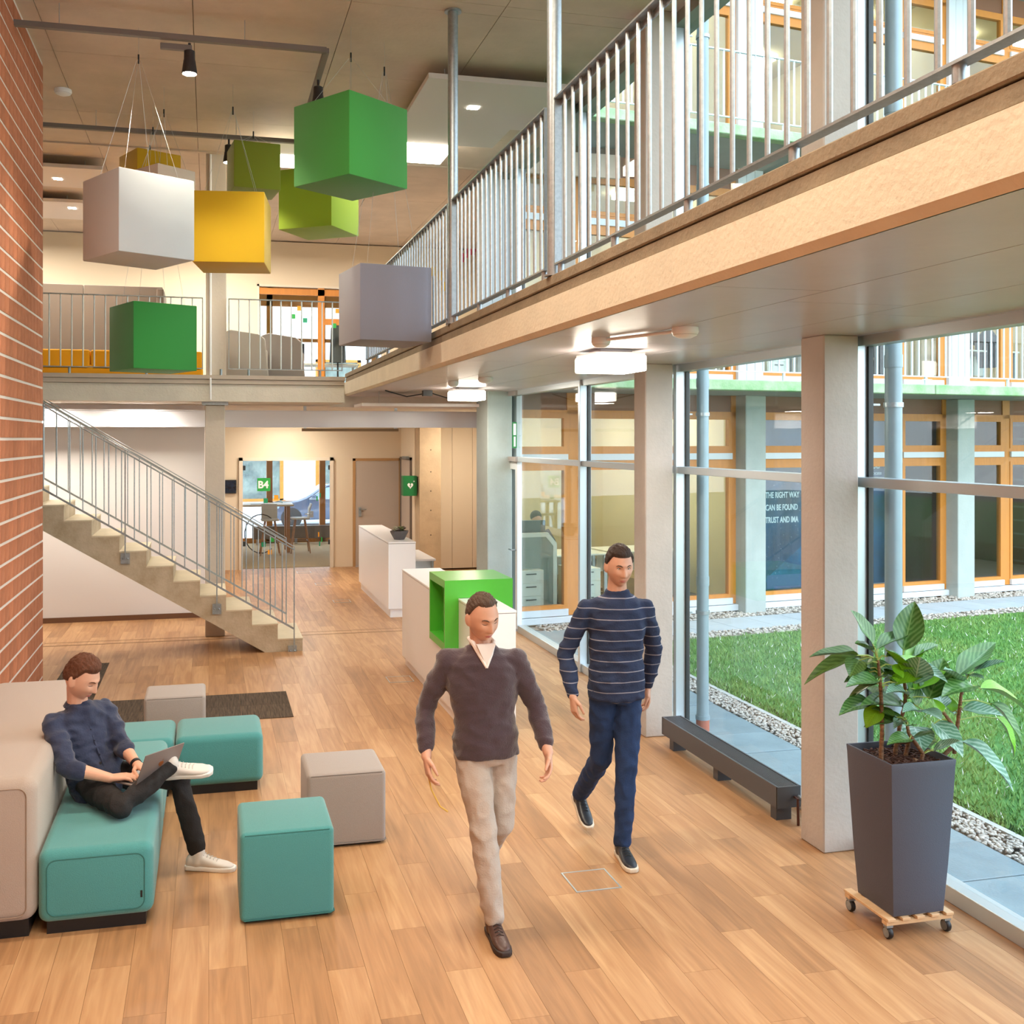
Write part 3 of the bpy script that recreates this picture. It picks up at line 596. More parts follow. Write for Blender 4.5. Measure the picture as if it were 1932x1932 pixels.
t = thing('dark_coat', 'dark coat hanging upstairs behind the middle office window', 'coat', place(7.15,.75,3.31), FA); MB().tube([(0,0,.15),(0,0,.7),(0,0,1.15),(0,0,1.3)],[.16,.15,.17,.05],12).obj('cloth', CHAIRD, t); MB().tube([(0,0,0),(0,0,1.35)],.015,8).obj('stand', BLACK, t)
t = thing('office_person', 'person in dark top sitting upstairs at the right edge of the photo', 'person', place(9.55,.8,3.31), FA)
MB().ball((0,0,1.22),(.08,.09,.115)).obj('head', MATS['skin_far'], t); MB().ball((0,.02,1.27),(.09,.1,.09)).obj('hair', MATS['hair_dark'], t); MB().tube([(0,.02,.45),(0,.02,.85),(0,.01,1.0),(0,0,1.14)],[.15,.2,.15,.05],14).obj('shirt', mat('top_black', '1c1c22', .8), t)
# street side beyond the rear rooms
struct(MB().box(-25, 27.2, -1.1, 30, 60, -.9).obj('street', mat('pale_asphalt', 'b9bdc4', .8, var=.12, vscale=.8)))
# ================================================================ STAIRS AND RAILINGS
STC = mat('stair_concrete', 'c4b6a0', .8, var=.25, vscale=3.5, bump=.35, bscale=40, var2='a39277')
TRD = mat('stair_tread', 'd0c4aa', .7, var=.12, vscale=4, bump=.15, bscale=60)
t = thing('concrete_staircase', 'straight concrete staircase rising left behind the brick wall', 'stairs', (0,0,0))
NS = 18; run, rise = .2957, .1788
top = [(1.076, 0), (1.076, .15)]
for k_ in range(NS):
    x = .786-run*k_; z = .15+rise*k_
    top += [(x, z), (x, z+rise)] if k_ < NS-1 else [(x, z), (x, 3.19)]
xe = .786-run*(NS-1)
poly = top+[(-5.2, 3.19), (-5.2, 2.97), (-4.52, 2.97), (.64, .0)]
poly = [(1.076,0)]+top[1:]+[(-6.0,3.19),(-6.0,2.98),(.64-(2.98)/.6047,2.98),(.64,0)]
MB().prism(poly, 12.28, 13.30, 'y').obj('flight', STC, t)
for k_ in range(NS):
    x1 = 1.076 if k_ == 0 else .786-run*(k_-1); x0 = .786-run*k_; z = .15+rise*k_
    MB().box(x0+.001, 12.275, z-.012, x1+.004, 13.295, z+.004).obj('tread', TRD, t)
def stair_rail(y, xo, lab, plates):
    r = thing('stair_railing', lab, 'railing', (0, y, 0)); S = .6047
    zt = lambda x: 1.235+(xo-x)*S+.0; zb = lambda x: .27+(xo-x)*S
    xl = -4.0
    MB().bar((xo,0,zt(xo)),(xl,0,zt(xl)),.035,.010).obj('handrail', GALV, r); MB().tube([(xo,0,zt(xo)-.035),(xl,0,zt(xl)-.035)], .008, 8).obj('upper_rod', GALV, r)
    MB().bar((xo,0,zb(xo)),(xl,0,zb(xl)),.012,.022).obj('bottom_rail', GALV, r)
    bb = MB().tube([(0,0,0),(0,0,.93)], .0065, 8).mesh('baluster', GALV)
    n = int((xo-xl)/.138)
    for i in range(1, n+1):
        x = xo-i*.138; inst(bb, 'baluster', r, (x, 0, zb(x)))
    MB().bar((xo,0,.06),(xo,0,zt(xo)),.014).obj('end_post', GALV, r)
    for x in plates:
        zz = zb(x)-.27
        if x < xo-.05: MB().bar((x,0,zz),(x,0,zt(x)),.014).obj('post', GALV, r)
        pl = MB().box(x-.05,.012,zz-.06,x+.05,.028,zz+.06).obj('fixing_plate', GALV, r)
        for dx in (-.025,.025): MB().ball((x+dx,.008,zz),.011,10,6).obj('bolt', GALV, pl)
stair_rail(12.24, .974, 'galvanised stair railing on the near side of the stairs', (.955,.09,-.92,-1.93))
stair_rail(13.33, .96, 'galvanised stair railing on the far side of the stairs', ())

def gallery_rail(n, y0, y1, lab, skip=()):
    r = thing('gallery_railing', lab, 'railing', (1.985, y0, 3.465), group=None); L_ = y1-y0
    h = MB().box(-.025,0,1.02,.025,L_,1.03).box(.017,0,.985,.025,L_,1.02).obj('handrail', GALV, r)
    MB().box(-.025,0,.05,.025,L_,.06).obj('bottom_rail', GALV, r)
    MB().box(-.022,0,.06,.022,.012,1.02).obj('end_flat', GALV, r); MB().box(-.022,L_-.012,.06,.022,L_,1.02).obj('end_flat', GALV, r)
    bb = MB().tube([(0,0,.06),(0,0,1.02)], .0105, 8).mesh('baluster', GALV)
    m_ = int(round(L_/.1305))
    for i in range(1, m_): inst(bb, 'baluster', r, (0, L_*i/m_, 0))
    st_ = MB().tube([(0,0,-.0),(0,0,.05)], .02, 10).mesh('stub_post', GALV)
    k_ = max(2, int(round(L_/.785)))
    for i in range(k_+1): inst(st_, 'stub_post', r, (0, .06+(L_-.12)*i/k_, 0))
gallery_rail(1, -.1, 5.74, 'galvanised gallery railing nearest the camera, above the planter side'); gallery_rail(2, 5.92, 8.37, 'galvanised gallery railing between the two steel poles')
gallery_rail(3, 8.53, 13.2, 'galvanised gallery railing beyond the farther pole')
def rear_rail(x0, x1, lab):
    r = thing('rear_railing', lab, 'railing', (x0, 13.34, 3.30)); L_ = x1-x0
    MB().box(0,-.02,.96,L_,.02,.972).obj('handrail', GALV, r); MB().box(0,-.02,.078,L_,.02,.088).obj('bottom_rail', GALV, r)
    MB().box(0,-.015,.088,.012,.015,.96).box(0,0,0,.001,.001,.001).obj('end_flat', GALV, r); MB().box(L_-.012,-.015,.088,L_,.015,.96).obj('end_flat', GALV, r)
    bb = MB().tube([(0,0,.088),(0,0,.96)], .009, 8).mesh('baluster', mat('pale_galvanised', 'c9cfcd', .45, .4)); m_ = int(round(L_/.131))
    for i in range(1, m_): inst(bb, 'baluster', r, (L_*i/m_,0,0))
    st_ = MB().tube([(0,0,0),(0,0,.078)], .017, 8).mesh('stub_post', GALV)
    for i in range(int(L_/.9)+1): inst(st_, 'stub_post', r, (.25+i*.9,0,0))
rear_rail(-4.6, -.07, 'rear gallery railing left of the pale column, before the yellow sofa'); rear_rail(.24, 1.68, 'rear gallery railing right of the pale column')

# ================================================================ HANGING FABRIC CUBES
def fabric(n, h, rough=.9, v=.06, sc=300, b=.25): return mat(n, h, rough, var=v, vscale=sc, bump=b, bscale=sc*1.4, sheen=.3, coord='Object')
CG = fabric('fabric_green', '36923a'); CGL = fabric('fabric_low_green', '2f9040'); CL = fabric('fabric_lime', '8fae1e'); CO = fabric('fabric_olive', '7c8a1c'); CY = fabric('fabric_yellow', 'd3ab12'); CWH = fabric('fabric_white', 'bcc4ca'); CGY = fabric('fabric_grey', '7f8291'); CWR = fabric('fabric_warm_white', 'd9c8b8')
WIRE = mat('steel_wire', 'b9bcbc', .4, .6)
def cube(x, y, z, rz, S, m, lab):
    t = thing('hanging_cube', lab, 'hanging cube', (x, y, z), rz, group='fabric cubes hanging from the ceiling')
    MB().cbox((0,0,0),(S,S,S)).obj('cube_body', m, t, bevel=.010)
    H_ = 6.1-z; w = MB(); a = S*.36; zf = H_-.28
    for sx in (-1,1):
        for sy in (-1,1):
            MB().tube([(sx*a,sy*a,S/2),(sx*.012,sy*.012,zf)], .0016, 5).obj('wire', WIRE, t); MB().tube([(sx*a,sy*a,S/2-.004),(sx*a,sy*a,S/2+.012)], .008, 8).obj('eyelet', GALV, t)
    MB().tube([(0,0,zf-.03),(0,0,zf+.05)], .008, 8).obj('ferrule', ALU_D, t); MB().tube([(0,0,zf+.05),(0,0,H_)], .0016, 5).obj('wire', WIRE, t)
cube(1.205,8.981,5.037,.624,.7, CG, 'big bright green fabric cube hanging highest and nearest'); cube(-.599,9.461,4.410,.526,.7, CWH, 'big white fabric cube hanging left of the yellow one')
cube(-.587,11.627,3.581,.433,.7, CGL, 'green fabric cube hanging lowest, before the yellow sofa'); cube(1.546,9.252,3.691,.156,.665, CGY, 'grey fabric cube hanging against the gallery edge')
cube(1.281,12.362,5.304,.966,.7, CL, 'lime green fabric cube hanging behind the big green one'); cube(.475,11.53,5.44,.128,.5, CO, 'small olive fabric cube hanging above the yellow one')
cube(.238,10.724,4.584,1.424,.7, CY, 'big yellow fabric cube hanging between white and green ones'); cube(-.657,12.36,5.487,.459,.52, CY, 'small yellow fabric cube hanging behind the white ones')
cube(-.446,10.97,5.015,.641,.45, CWR, 'small white fabric cube hanging behind the big white one')

# ================================================================ CEILING FITTINGS
TRK = mat('track_grey', '77706c', .5)
t = thing('light_track', 'grey lighting track frame hung under the concrete ceiling', 'light track', (0,0,0))
for p, q in (((-3.2,9.06,5.9),(1.0,9.06,5.9)),((1.0,9.06,5.9),(1.0,11.92,5.9)),((1.0,11.92,5.9),(-3.2,11.92,5.9))): MB().bar(p,q,.05,.045).obj('rail', TRK, t)
for x in (-2.6,-1.2,.3): 
    for y in (9.06,11.92): MB().tube([(x,y,5.92),(x,y,6.1)], .004, 6).obj('hanger', WIRE, t)
LENS = emat('spot_lens', (1,.86,.68), 24); SPB = mat('spot_black', '2c292b', .45)
def spot(x, y, lab, arm=1):
    t = thing('track_spotlight', lab, 'spotlight', (x, y, 5.875), group='spotlights on the ceiling track')
    if arm: MB().box(-.24,-.02,-.07,.02,.02,-.02).obj('driver_box', TRK, t, bevel=.004, seg=1)
    MB().tube([(0,0,0),(0,0,-.09)], .012, 8).obj('stem', SPB, t); h = MB().lathe([(.028,-.06),(.045,-.07),(.047,-.14),(.050,-.15),(.066,-.26),(.062,-.262)], 24).obj('housing', SPB, t); MB().lathe([(.058,-.256),(.058,-.264),(.001,-.264)], 24).obj('lens', LENS, t)
spot(-.16,9.10,'black spotlight on the near rail of the ceiling track'); spot(1.0,9.75,'black spotlight on the track corner above the green cube',0); spot(.22,11.92,'small spotlight on the far rail of the track before the column',0)
PAN = mat('acoustic_panel_white', 'd6cdca', .8, bump=.05, bscale=100); LIT = emat('downlight_lit', (1,.92,.78), 14)
def panel(poly, z, lab, lights, th=.05):
    t = thing('ceiling_raft', lab, 'ceiling panel', (0,0,0)); MB().prism(poly, z, z+th, 'z').obj('board', PAN, t)
    for (x, y) in lights: MB().box(x-.055,y-.055,z-.006,x+.055,y+.055,z).obj('downlight', LIT, t)
    xs = [p[0] for p in poly]; ys_ = [p[1] for p in poly]
    for x in (min(xs)+.2, max(xs)-.25):
        for y in (min(ys_)+.2, max(ys_)-.3): MB().tube([(x,y,z+th),(x,y,6.3 if min(ys_) > 13 else 6.1)], .004, 6).obj('hanger', WIRE, t)
panel([(2.03,9.60),(3.5,9.60),(3.5,11.0),(3.25,11.0),(3.25,11.75),(2.03,11.75)], 5.93, 'white acoustic panel with one downlight beside the gallery', [(2.66,10.35)])
panel([(-3.6,14.75),(-1.40,14.75),(-1.50,15.9),(-3.6,15.9)], 6.15, 'white acoustic panel upstairs with downlight, the nearer left one', [(-2.06,15.4)]); panel([(-4.2,16.9),(-1.9,16.9),(-1.9,18.2),(-4.2,18.2)], 6.15, 'white acoustic panel upstairs with downlight, the farther left one', [(-2.1,17.3)])
FLU = emat('luminaire_lit', (1,.90,.74), 7)
def boxlamp(x, y, z, sx, sy, lab, zc):
    t = thing('box_luminaire', lab, 'ceiling lamp', (x, y, z)); MB().cbox((0,0,-.06),(sx,sy,.11)).obj('diffuser', FLU, t, bevel=.012); MB().cbox((0,0,.005),(sx-.02,sy-.02,.02)).obj('housing', WHITE, t)
    MB().cbox((0,0,(zc-z+.015)/2),(sx*.6,sy*.6,max(zc-z-.015,.01))).obj('mount', WHITE, t)
boxlamp(2.78,6.90,3.09,.39,.40,'square lit ceiling lamp under the gallery nearer the camera',3.13); boxlamp(3.10,12.40,3.09,.39,.40,'square lit ceiling lamp under the gallery at the far end',3.13)
boxlamp(2.45,12.1,5.98,.62,.55,'bright box lamp on the ceiling right of the green cube',6.1); boxlamp(.88,12.75,5.95,.5,.2,'narrow lit lamp glimpsed between green and olive cubes',6.1)
boxlamp(2.78,1.3,3.09,.39,.40,'square lit ceiling lamp under the gallery behind the camera',3.13)
def smoke(x, y, z, lab, r=.055):
    t = thing('smoke_detector', lab, 'smoke detector', (x, y, z)); MB().lathe([(r*1.05,0),(r*1.1,-.025),(r*.95,-.045),(r*.5,-.06),(.001,-.062)], 24).obj('body', WHITE, t); MB().lathe([(r*.98,-.036),(r*.98,-.042),(r*.9,-.042)], 24).obj('vent_ring', ALU_D, t)
smoke(2.62,5.38,3.13,'white smoke detector under the gallery before the near lamp',.07); smoke(2.38,6.06,3.13,'smaller white detector under the gallery with conduit'); smoke(2.75,10.2,3.13,'white smoke detector under the gallery before the far lamp',.07); smoke(2.6,11.0,3.13,'small detector under the gallery near the far lamp')
smoke(-1.46,11.3,6.1,'white smoke detector on the ceiling behind the track',.08)
t = thing('conduit', 'thin conduit joining the two detectors under the gallery', 'conduit', (0,0,0)); MB().tube([(2.40,6.0,3.115),(2.60,5.45,3.115)], .010, 8).obj('pipe', WHITE, t)
t = thing('ceiling_cable', 'black cables and sensor under the far gallery', 'cables', (0,0,0)); MB().tube([(2.2,13.1,3.12),(2.5,13.2,3.05),(2.8,13.15,3.10),(3.1,13.3,3.03),(3.4,13.2,3.1)], .008, 6).obj('cable', BLACK, t); MB().cbox((2.75,13.1,3.09),(.12,.1,.07)).obj('sensor_box', BLACK, t)
t = thing('acoustic_baffle', 'slim white panel hanging under the far end of the gallery', 'ceiling panel', (0,0,0)); MB().box(1.95,13.45,2.93,3.6,14.2,2.97).obj('board', PAN, t); MB().tube([(2.2,13.6,2.97),(2.2,13.6,3.13)],.004,6).obj('hanger', WIRE, t); MB().tube([(3.3,13.6,2.97),(3.3,13.6,3.13)],.004,6).obj('hanger', WIRE, t)
t = thing('projector_screen_rail', 'slim dark profile under the white beam before the corridor', 'profile', (0,0,0)); MB().box(1.3,14.9,2.61,2.7,14.96,2.65).obj('case', mat('profile_brown', '8b7458', .6), t); MB().box(1.32,14.9,2.65,1.36,14.94,2.97).box(2.64,14.9,2.65,2.68,14.94,2.97).obj('bracket', ALU, t)

# ================================================================ LOUNGE
TEALF = mat('fabric_teal', '4a9596', .92, var=.12, vscale=180, bump=.35, bscale=260, sheen=.3); BEIGE = mat('fabric_beige', 'ab9b8f', .92, var=.08, vscale=180, bump=.3, bscale=260, sheen=.3); GREYF = mat('fabric_greige', 'a39a94', .92, var=.08, vscale=180, bump=.3, bscale=260, sheen=.3)
TEALD = mat('fabric_teal_deep', '2f7f88', .92, var=.12, vscale=180, bump=.35, bscale=260, sheen=.3); PIPT = mat('piping_teal', '35706e', .9); PIPB = mat('piping_beige', '9c8a7b', .9); PIPG = mat('piping_grey', '807873', .9)
def ring(x0, z0, x1, z1, y, r, rad, m, name, parent):
    """thin welt following a rounded rectangle in the xz plane"""
    pts = []
    for cx_, cz_, a0 in ((x1-rad, z1-rad, 0), (x0+rad, z1-rad, 90), (x0+rad, z0+rad, 180), (x1-rad, z0+rad, 270)):
        for k_ in range(6): a_ = math.radians(a0+k_*18); pts.append((cx_+rad*math.cos(a_), y, cz_+rad*math.sin(a_)))
    pts.append(pts[0]); return MB().tube(pts, r, 6).obj(name, m, parent)
def module(name, lab, cat, x0, y0, x1, y1, z0, z1, m, pm_, grp=None, bev=.05, front=True):
    t = thing(name, lab, cat, ((x0+x1)/2, (y0+y1)/2, 0), group=grp); w, d_ = (x1-x0)/2, (y1-y0)/2
    MB().box(-w,-d_,z0,w,d_,z1).obj('upholstery', m, t, bevel=bev, seg=5)
    MB().box(-w+.04,-d_+.035,0,w-.04,d_-.035,z0+.01).obj('plinth', BLACK, t)
    if front: ring(-w+.045, z0+.04, w-.045, z1-.045, -d_-.0005, .003, .045, pm_, 'seam', t)
    return t
SG = 'teal seat modules of the corner sofa'
module('sofa_back_block', 'beige fabric backrest block along the brick wall', 'sofa back', -1.46, 5.52, -.84, 7.80, .075, .80, BEIGE, PIPB, bev=.07)
s1 = module('seat_module', 'teal sofa seat module the young man sits on', 'sofa seat', -.835, 5.52, -.275, 6.74, .06, .427, TEALF, PIPT, SG)
MB().box(.215,-.6125,.155,.225,-.608,.19).obj('maker_tag', BLACK, s1)
module('seat_module', 'teal sofa seat module behind the young man, by the corner', 'sofa seat', -.835, 6.75, -.275, 7.43, .06, .427, TEALF, PIPT, SG)
module('seat_module', 'teal bench module in the far row, left of the seam', 'sofa seat', -.83, 7.46, -.235, 8.01, .06, .412, TEALF, PIPT, SG, front=False)
module('seat_module', 'teal bench module at the right end of the far row', 'sofa seat', -.228, 7.46, .377, 8.01, .06, .412, TEALF, PIPT, SG, front=False)
def pouf(x0, y0, w, d_, h, m, pm_, lab, rz=0):
    t = thing('cube_pouf', lab, 'pouf', (x0+w/2, y0+d_/2, 0), rz, group='cube poufs'); MB().box(-w/2,-d_/2,.008,w/2,d_/2,h).obj('upholstery', m, t, bevel=.028, seg=4)
    MB().tube([(-w/2+.02,-d_/2-.001,.022),(w/2-.02,-d_/2-.001,.022),(w/2+.001,-d_/2+.02,.022),(w/2+.001,d_/2-.02,.022)], .004, 6).obj('bottom_welt', pm_, t)
    MB().tube([(-w/2+.025,-d_/2+.004,h-.012),(w/2-.025,-d_/2+.004,h-.012)], .003, 6).obj('top_welt', pm_, t); MB().box(-w/2+.03,-d_/2+.03,0,w/2-.03,d_/2-.03,.012).obj('glide_base', BLACK, t)
pouf(.155, 5.415, .485, .50, .468, TEALF, PIPT, 'teal cube pouf in the foreground beside the white shoe'); pouf(.58, 6.312, .486, .47, .455, GREYF, PIPG, 'grey cube pouf right behind the teal pouf'); pouf(-.50, 8.50, .475, .45, .45, GREYF, PIPG, 'pale grey cube pouf behind the teal bench')
CARPET = mat('carpet_tile', '6d5b49', .98, var=.7, vscale=8, stretch=(9,.5,1), bump=.6, bscale=120, rnd=.2, var2='2a231d', coord='Object')
ct = thing('carpet', 'dark striped carpet tiles let into the oak floor', 'carpet', (0,0,0))
for i in range(5):
    for j_ in range(2):
        x0 = -1.53+i*.4545; y0 = 9.37+j_*.48; MB().box(-.226,-.239,0,.226,.239,.006).obj('carpet_tile', CARPET, ct).location = (x0+.227, y0+.24, 0)
for j_ in range(4): MB().box(-.226,-.22,0,.226,.22,.006).obj('carpet_tile', CARPET, ct).location = (-1.303, 10.56+j_*.441, 0)
# ================================================================ RECEPTION
CNT = mat('counter_white', 'e9e9ec', .3); LIME = mat('lacquer_lime', '52b53a', .28); GAPM = mat('gap_shadow', '6a6866', .8)
t = thing('reception_counter', 'long white reception counter with green box shelf', 'counter', (2.09, 8.345, 0))
MB().box(0,0,.10,.425,2.955,.575).box(0,1.415,.575,.425,2.955,1.03).box(.11,0,.575,.425,1.415,1.03).obj('body', CNT, t); MB().box(.03,.03,0,.40,2.93,.10).obj('plinth', CNT, t)
MB().box(-.004,1.415,1.034,.43,2.96,1.055).box(.106,-.004,1.034,.43,1.415,1.055).obj('worktop', CNT, t, bevel=.003, seg=1); MB().box(.004,1.415,1.03,.42,2.95,1.034).box(.114,.004,1.03,.42,1.415,1.034).obj('shadow_gap', GAPM, t)
x0,x1,y0_,y1_ = -.02,.109,.745,1.413
gb = MB().box(x0,y0_,.58,x1,y0_+.03,1.22).obj('green_box', LIME, t)
for q in ((x0,y1_-.03,.58,x1,y1_,1.22),(x0,y0_+.03,.58,x1,y1_-.03,.65),(x1-.012,y0_+.03,.65,x1,y1_-.03,1.15),(x0,y0_+.03,1.15,x1,y1_-.03,1.22),(x1,y0_,1.058,.62,y1_,1.22),(.432,y0_,.92,.62,y1_,1.058)): MB().box(*q).obj('box_panel', LIME, gb)
t = thing('rear_counter', 'white counter by the corridor carrying a grey plant bowl', 'counter', (2.44, 14.25, 0))
MB().box(0,0,.12,.385,2.93,1.03).obj('body', CNT, t); MB().box(.03,.03,0,.36,2.9,.12).obj('plinth', CNT, t); MB().box(-.004,-.004,1.036,.39,2.934,1.056).obj('worktop', CNT, t, bevel=.003, seg=1); MB().box(.004,.004,1.03,.38,2.92,1.036).obj('shadow_gap', GAPM, t)
t = thing('side_desk', 'low white desk with metal legs behind the rear counter', 'desk', (2.84, 14.9, 0)); MB().box(0,0,.70,.42,1.3,.73).obj('desktop', WHITE, t, bevel=.004, seg=1)
for x, y in ((.04,.05),(.38,.05),(.04,1.25),(.38,1.25)): MB().bar((x,y,0),(x,y,.70),.03).obj('leg', GALV, t)
MB().box(.05,.1,.35,.37,.13,.70).obj('modesty_panel', ALU, t)
t = thing('plant_bowl', 'dark grey angular bowl of succulents on the rear counter', 'plant', (2.66, 14.62, 1.057)); MB().lathe([(.075,0),(.13,.10),(.135,.125),(.115,.125),(.10,.09)], 8).obj('bowl', mat('bowl_grey', '5d5a5c', .6), t, smooth=False)
rr = random.Random(8); SUC = [mat('succulent_green', '6f7a4e', .6), mat('succulent_purple', '6e4a4c', .6), mat('succulent_pale', 'a8a58c', .6)]
for k_ in range(16):
    a_ = rr.random()*6.28; r_ = rr.random()*.09; m_ = MB(); c_ = (r_*math.cos(a_), r_*math.sin(a_), .12+rr.random()*.03)
    for q in range(9): b_ = q*.698+rr.random(); el = .3+(q % 3)*.45; m_.bar(c_, (c_[0]+.045*math.cos(b_)*math.cos(el), c_[1]+.045*math.sin(b_)*math.cos(el), c_[2]+.045*math.sin(el)), .014, .006)
    m_.obj('rosette', SUC[k_ % 3], t)
# ---- defibrillator box
AED = mat('aed_green', '11713a', .45)
t = thing('defibrillator_box', 'green wall box with white heart and lightning symbol', 'first aid box', (3.44, 18.50, 1.46))
MB().box(0,0,0,.255,.2,.365).obj('case', AED, t, bevel=.008, seg=1); MB().box(.004,-.006,.004,.251,0,.361).obj('door', AED, t)
hp = []
for k_ in range(40):
    a_ = k_/40*2*PI; hp.append((.128+.0036*16*math.sin(a_)**3*.9, .19+.0036*(13*math.cos(a_)-5*math.cos(2*a_)-2*math.cos(3*a_)-math.cos(4*a_))))
MB().prism(hp, -.010, -.006, 'y').obj('heart_symbol', WHITE, t); MB().prism([(.135,.235),(.112,.185),(.128,.187),(.118,.145),(.148,.197),(.131,.196),(.147,.235)], -.012, -.010, 'y').obj('lightning_symbol', AED, t); MB().box(.182,-.010,.262,.212,-.006,.270).box(.193,-.010,.251,.201,-.006,.281).obj('plus_symbol', WHITE, t)
t = thing('wall_tablet', 'small dark room booking screen on the cream wall', 'screen', (.27, 20.13, 1.46)); MB().box(0,-.03,0,.24,.0,.26).obj('frame', BLACK, t, bevel=.004, seg=1); MB().box(.015,-.033,.02,.225,-.03,.24).obj('display', mat('display', '1c2b45', .2, var=.6, vscale=12, var2='0b0d14'), t)
t = thing('alarm_button', 'red alarm housing on the grey jamb by the glass door', 'alarm', (3.83,14.40,2.22)); MB().ball((0,0,0),(.04,.04,.05),12,8).obj('body', mat('alarm_red', 'b3202a', .4), t)
t = thing('wall_notices', 'small printed notices stuck on the grey jamb', 'notices', (3.855,14.38,1.1)); 
for z0_, z1_, m_ in ((.50,.80,WHITE),(.36,.48,mat('notice_pink','d9b0a8',.6)),(.18,.35,mat('notice_teal','2f8f9c',.6)),(.0,.17,mat('notice_blue','4fa3b5',.6))): MB().box(-.006,.02,z0_,0,.20,z1_).obj('sheet', m_, t)
t = thing('door_button', 'dark green door release by the cream cupboards', 'switch', (3.80,14.45,1.13)); MB().box(0,0,0,.05,.03,.16).obj('case', AED, t); MB().box(.01,-.004,.05,.04,0,.11).obj('button', WHITE, t)
# ================================================================ RADIATOR ON THE FLOOR
RAD = mat('radiator_grey', '4c4f54', .4)
t = thing('floor_radiator', 'low dark grey trench radiator standing before the glass wall', 'radiator', (3.585, 6.03, 0)); Lr = 1.75
MB().box(0,0,.10,.012,Lr,.238).obj('side_panel', RAD, t); MB().box(.158,0,.10,.17,Lr,.238).obj('side_panel', RAD, t); MB().box(0,-.004,.10,.17,.008,.238).obj('end_cap', RAD, t); MB().box(0,Lr-.008,.10,.17,Lr+.004,.238).obj('end_cap', RAD, t)
MB().box(.012,.008,.11,.158,Lr-.008,.20).obj('heating_core', mat('core_black', '17181a', .7), t)
for k_ in range(11): MB().box(.017+k_*.0125,.008,.222,.0225+k_*.0125,Lr-.008,.236).obj('grille_slat', RAD, t)
for y in (.06,.86,1.60): MB().box(.03,y,0,.14,y+.07,.10).obj('foot', RAD, t)
MB().tube([(.12,-.01,.17),(.12,-.05,.17),(.12,-.055,.02),(.12,-.055,0)], .009, 8).obj('pipe', mat('copper_pipe','5c3d33',.4,.6), t); MB().tube([(.15,-.01,.17),(.15,-.09,.16)], .012, 8).obj('pipe', GALV, t); MB().ball((.15,-.11,.16),(.026,.03,.026),14,8).obj('valve_head', mat('valve_cream','e2d8bd',.5), t)
# ================================================================ ROOMS BEHIND THE REAR WALL
struct(MB().box(-1.2,20.35,-.1,5.34,25.4,0).obj('floor_cafe', mat('cafe_carpet','c0a177',.95,var=.35,vscale=26,stretch=(6,.5,1))))
struct(MB().box(-1.3,20.35,0,-1.2,25.4,6.3).box(5.34,20.35,0,5.44,25.4,6.3).box(-1.3,20.35,2.97,5.4,25.4,3.3).box(-1.3,20.35,6.2,5.4,25.4,6.4).obj('wall_cafe', WALLW))
for z0, nm, hh in ((0,6,2.97),(3.3,7,2.9)):
    w = struct(bpy.data.objects.new('window_%d0' % nm, None)); C.objects.link(w)
    for x in (-1.2,.10,1.35,2.62,3.9,5.2): MB().box(x,25.2,z0,x+.14,25.32,z0+hh).obj('window_frame', OCHRE, w)
    MB().box(-1.2,25.2,z0,5.34,25.32,z0+.12).obj('window_frame', OCHRE, w); MB().box(-1.2,25.2,z0+2.4,5.34,25.32,z0+hh).obj('window_frame', OCHRE, w)
    MB().box(-1.2,25.25,z0+.12,5.34,25.26,z0+2.4).obj('pane', GLASS, w)
    if z0: MB().box(1.35,25.2,z0+1.55,5.3,25.32,z0+1.63).obj('window_frame', OCHRE, w)
w = struct(bpy.data.objects.new('window_80', None)); C.objects.link(w)
MB().box(.90,20.13,3.3,.94,20.2,5.47).box(3.31,20.13,3.3,3.35,20.2,5.47).box(.9,20.13,5.43,3.35,20.2,5.47).obj('window_frame', WF, w); MB().box(.94,20.16,3.3,3.31,20.165,5.43).obj('pane', GLASS, w)
MB().box(2.06,20.14,3.3,2.19,20.19,5.43).obj('post', OCHRE, w); MB().box(2.19,20.14,4.72,3.31,20.19,4.84).obj('rail', OCHRE, w); MB().box(.94,20.14,5.28,3.31,20.19,5.40).obj('rail', OCHRE, w)
for (x,z,m) in ((1.66,4.98,ORG),(1.54,4.82,GRN),(1.77,4.75,TEAL),(2.40,4.95,ORG),(2.33,4.66,GRN),(1.70,3.42,ORG),(1.44,3.36,GRN),(2.38,3.42,ORG)): MB().box(x,20.13,z,x+.085,20.138,z+.09).obj('sticker', m, w)
# stools and high table
SEATW = mat('stool_white','d9d6cf',.5); WOODL = mat('stool_wood','a9744a',.5)
def stool(x, y, rz, lab):
    t = thing('bar_stool', lab, 'stool', (x,y,0), rz, group='white bar stools at the high table')
    MB().box(-.20,-.19,.74,.20,.19,.775).obj('seat', SEATW, t, bevel=.015); MB().prism([(-.20,.775),(-.17,.775),(-.19,.98),(-.235,1.08),(-.25,1.08),(-.215,.96)], -.17, .17, 'y').obj('backrest', SEATW, t)
    for sx in (-1,1):
        for sy in (-1,1): MB().tube([(sx*.10,sy*.10,.74),(sx*.21,sy*.21,0)], [.018,.012], 8).obj('leg', WOODL, t)
    MB().tube([(.155,.155,.27),(-.155,.155,.27),(-.155,-.155,.27),(.155,-.155,.27),(.155,.155,.27)], .009, 6).obj('foot_ring', BLACK, t)
stool(1.95, 22.9, PI, 'white bar stool at the right end of the high table'); stool(1.28, 22.6, -PI/2, 'white bar stool seen from behind at the high table'); stool(.30, 22.7, .3, 'dark legged bar stool at the left end of the high table')
t = thing('high_table', 'pale wooden high table in the glazed side room', 'table', (1.1, 23.3, 0)); MB().box(-1.2,-.4,1.02,.72,.4,1.06).obj('tabletop', mat('table_pale','e0cdb0',.4), t, bevel=.006, seg=1)
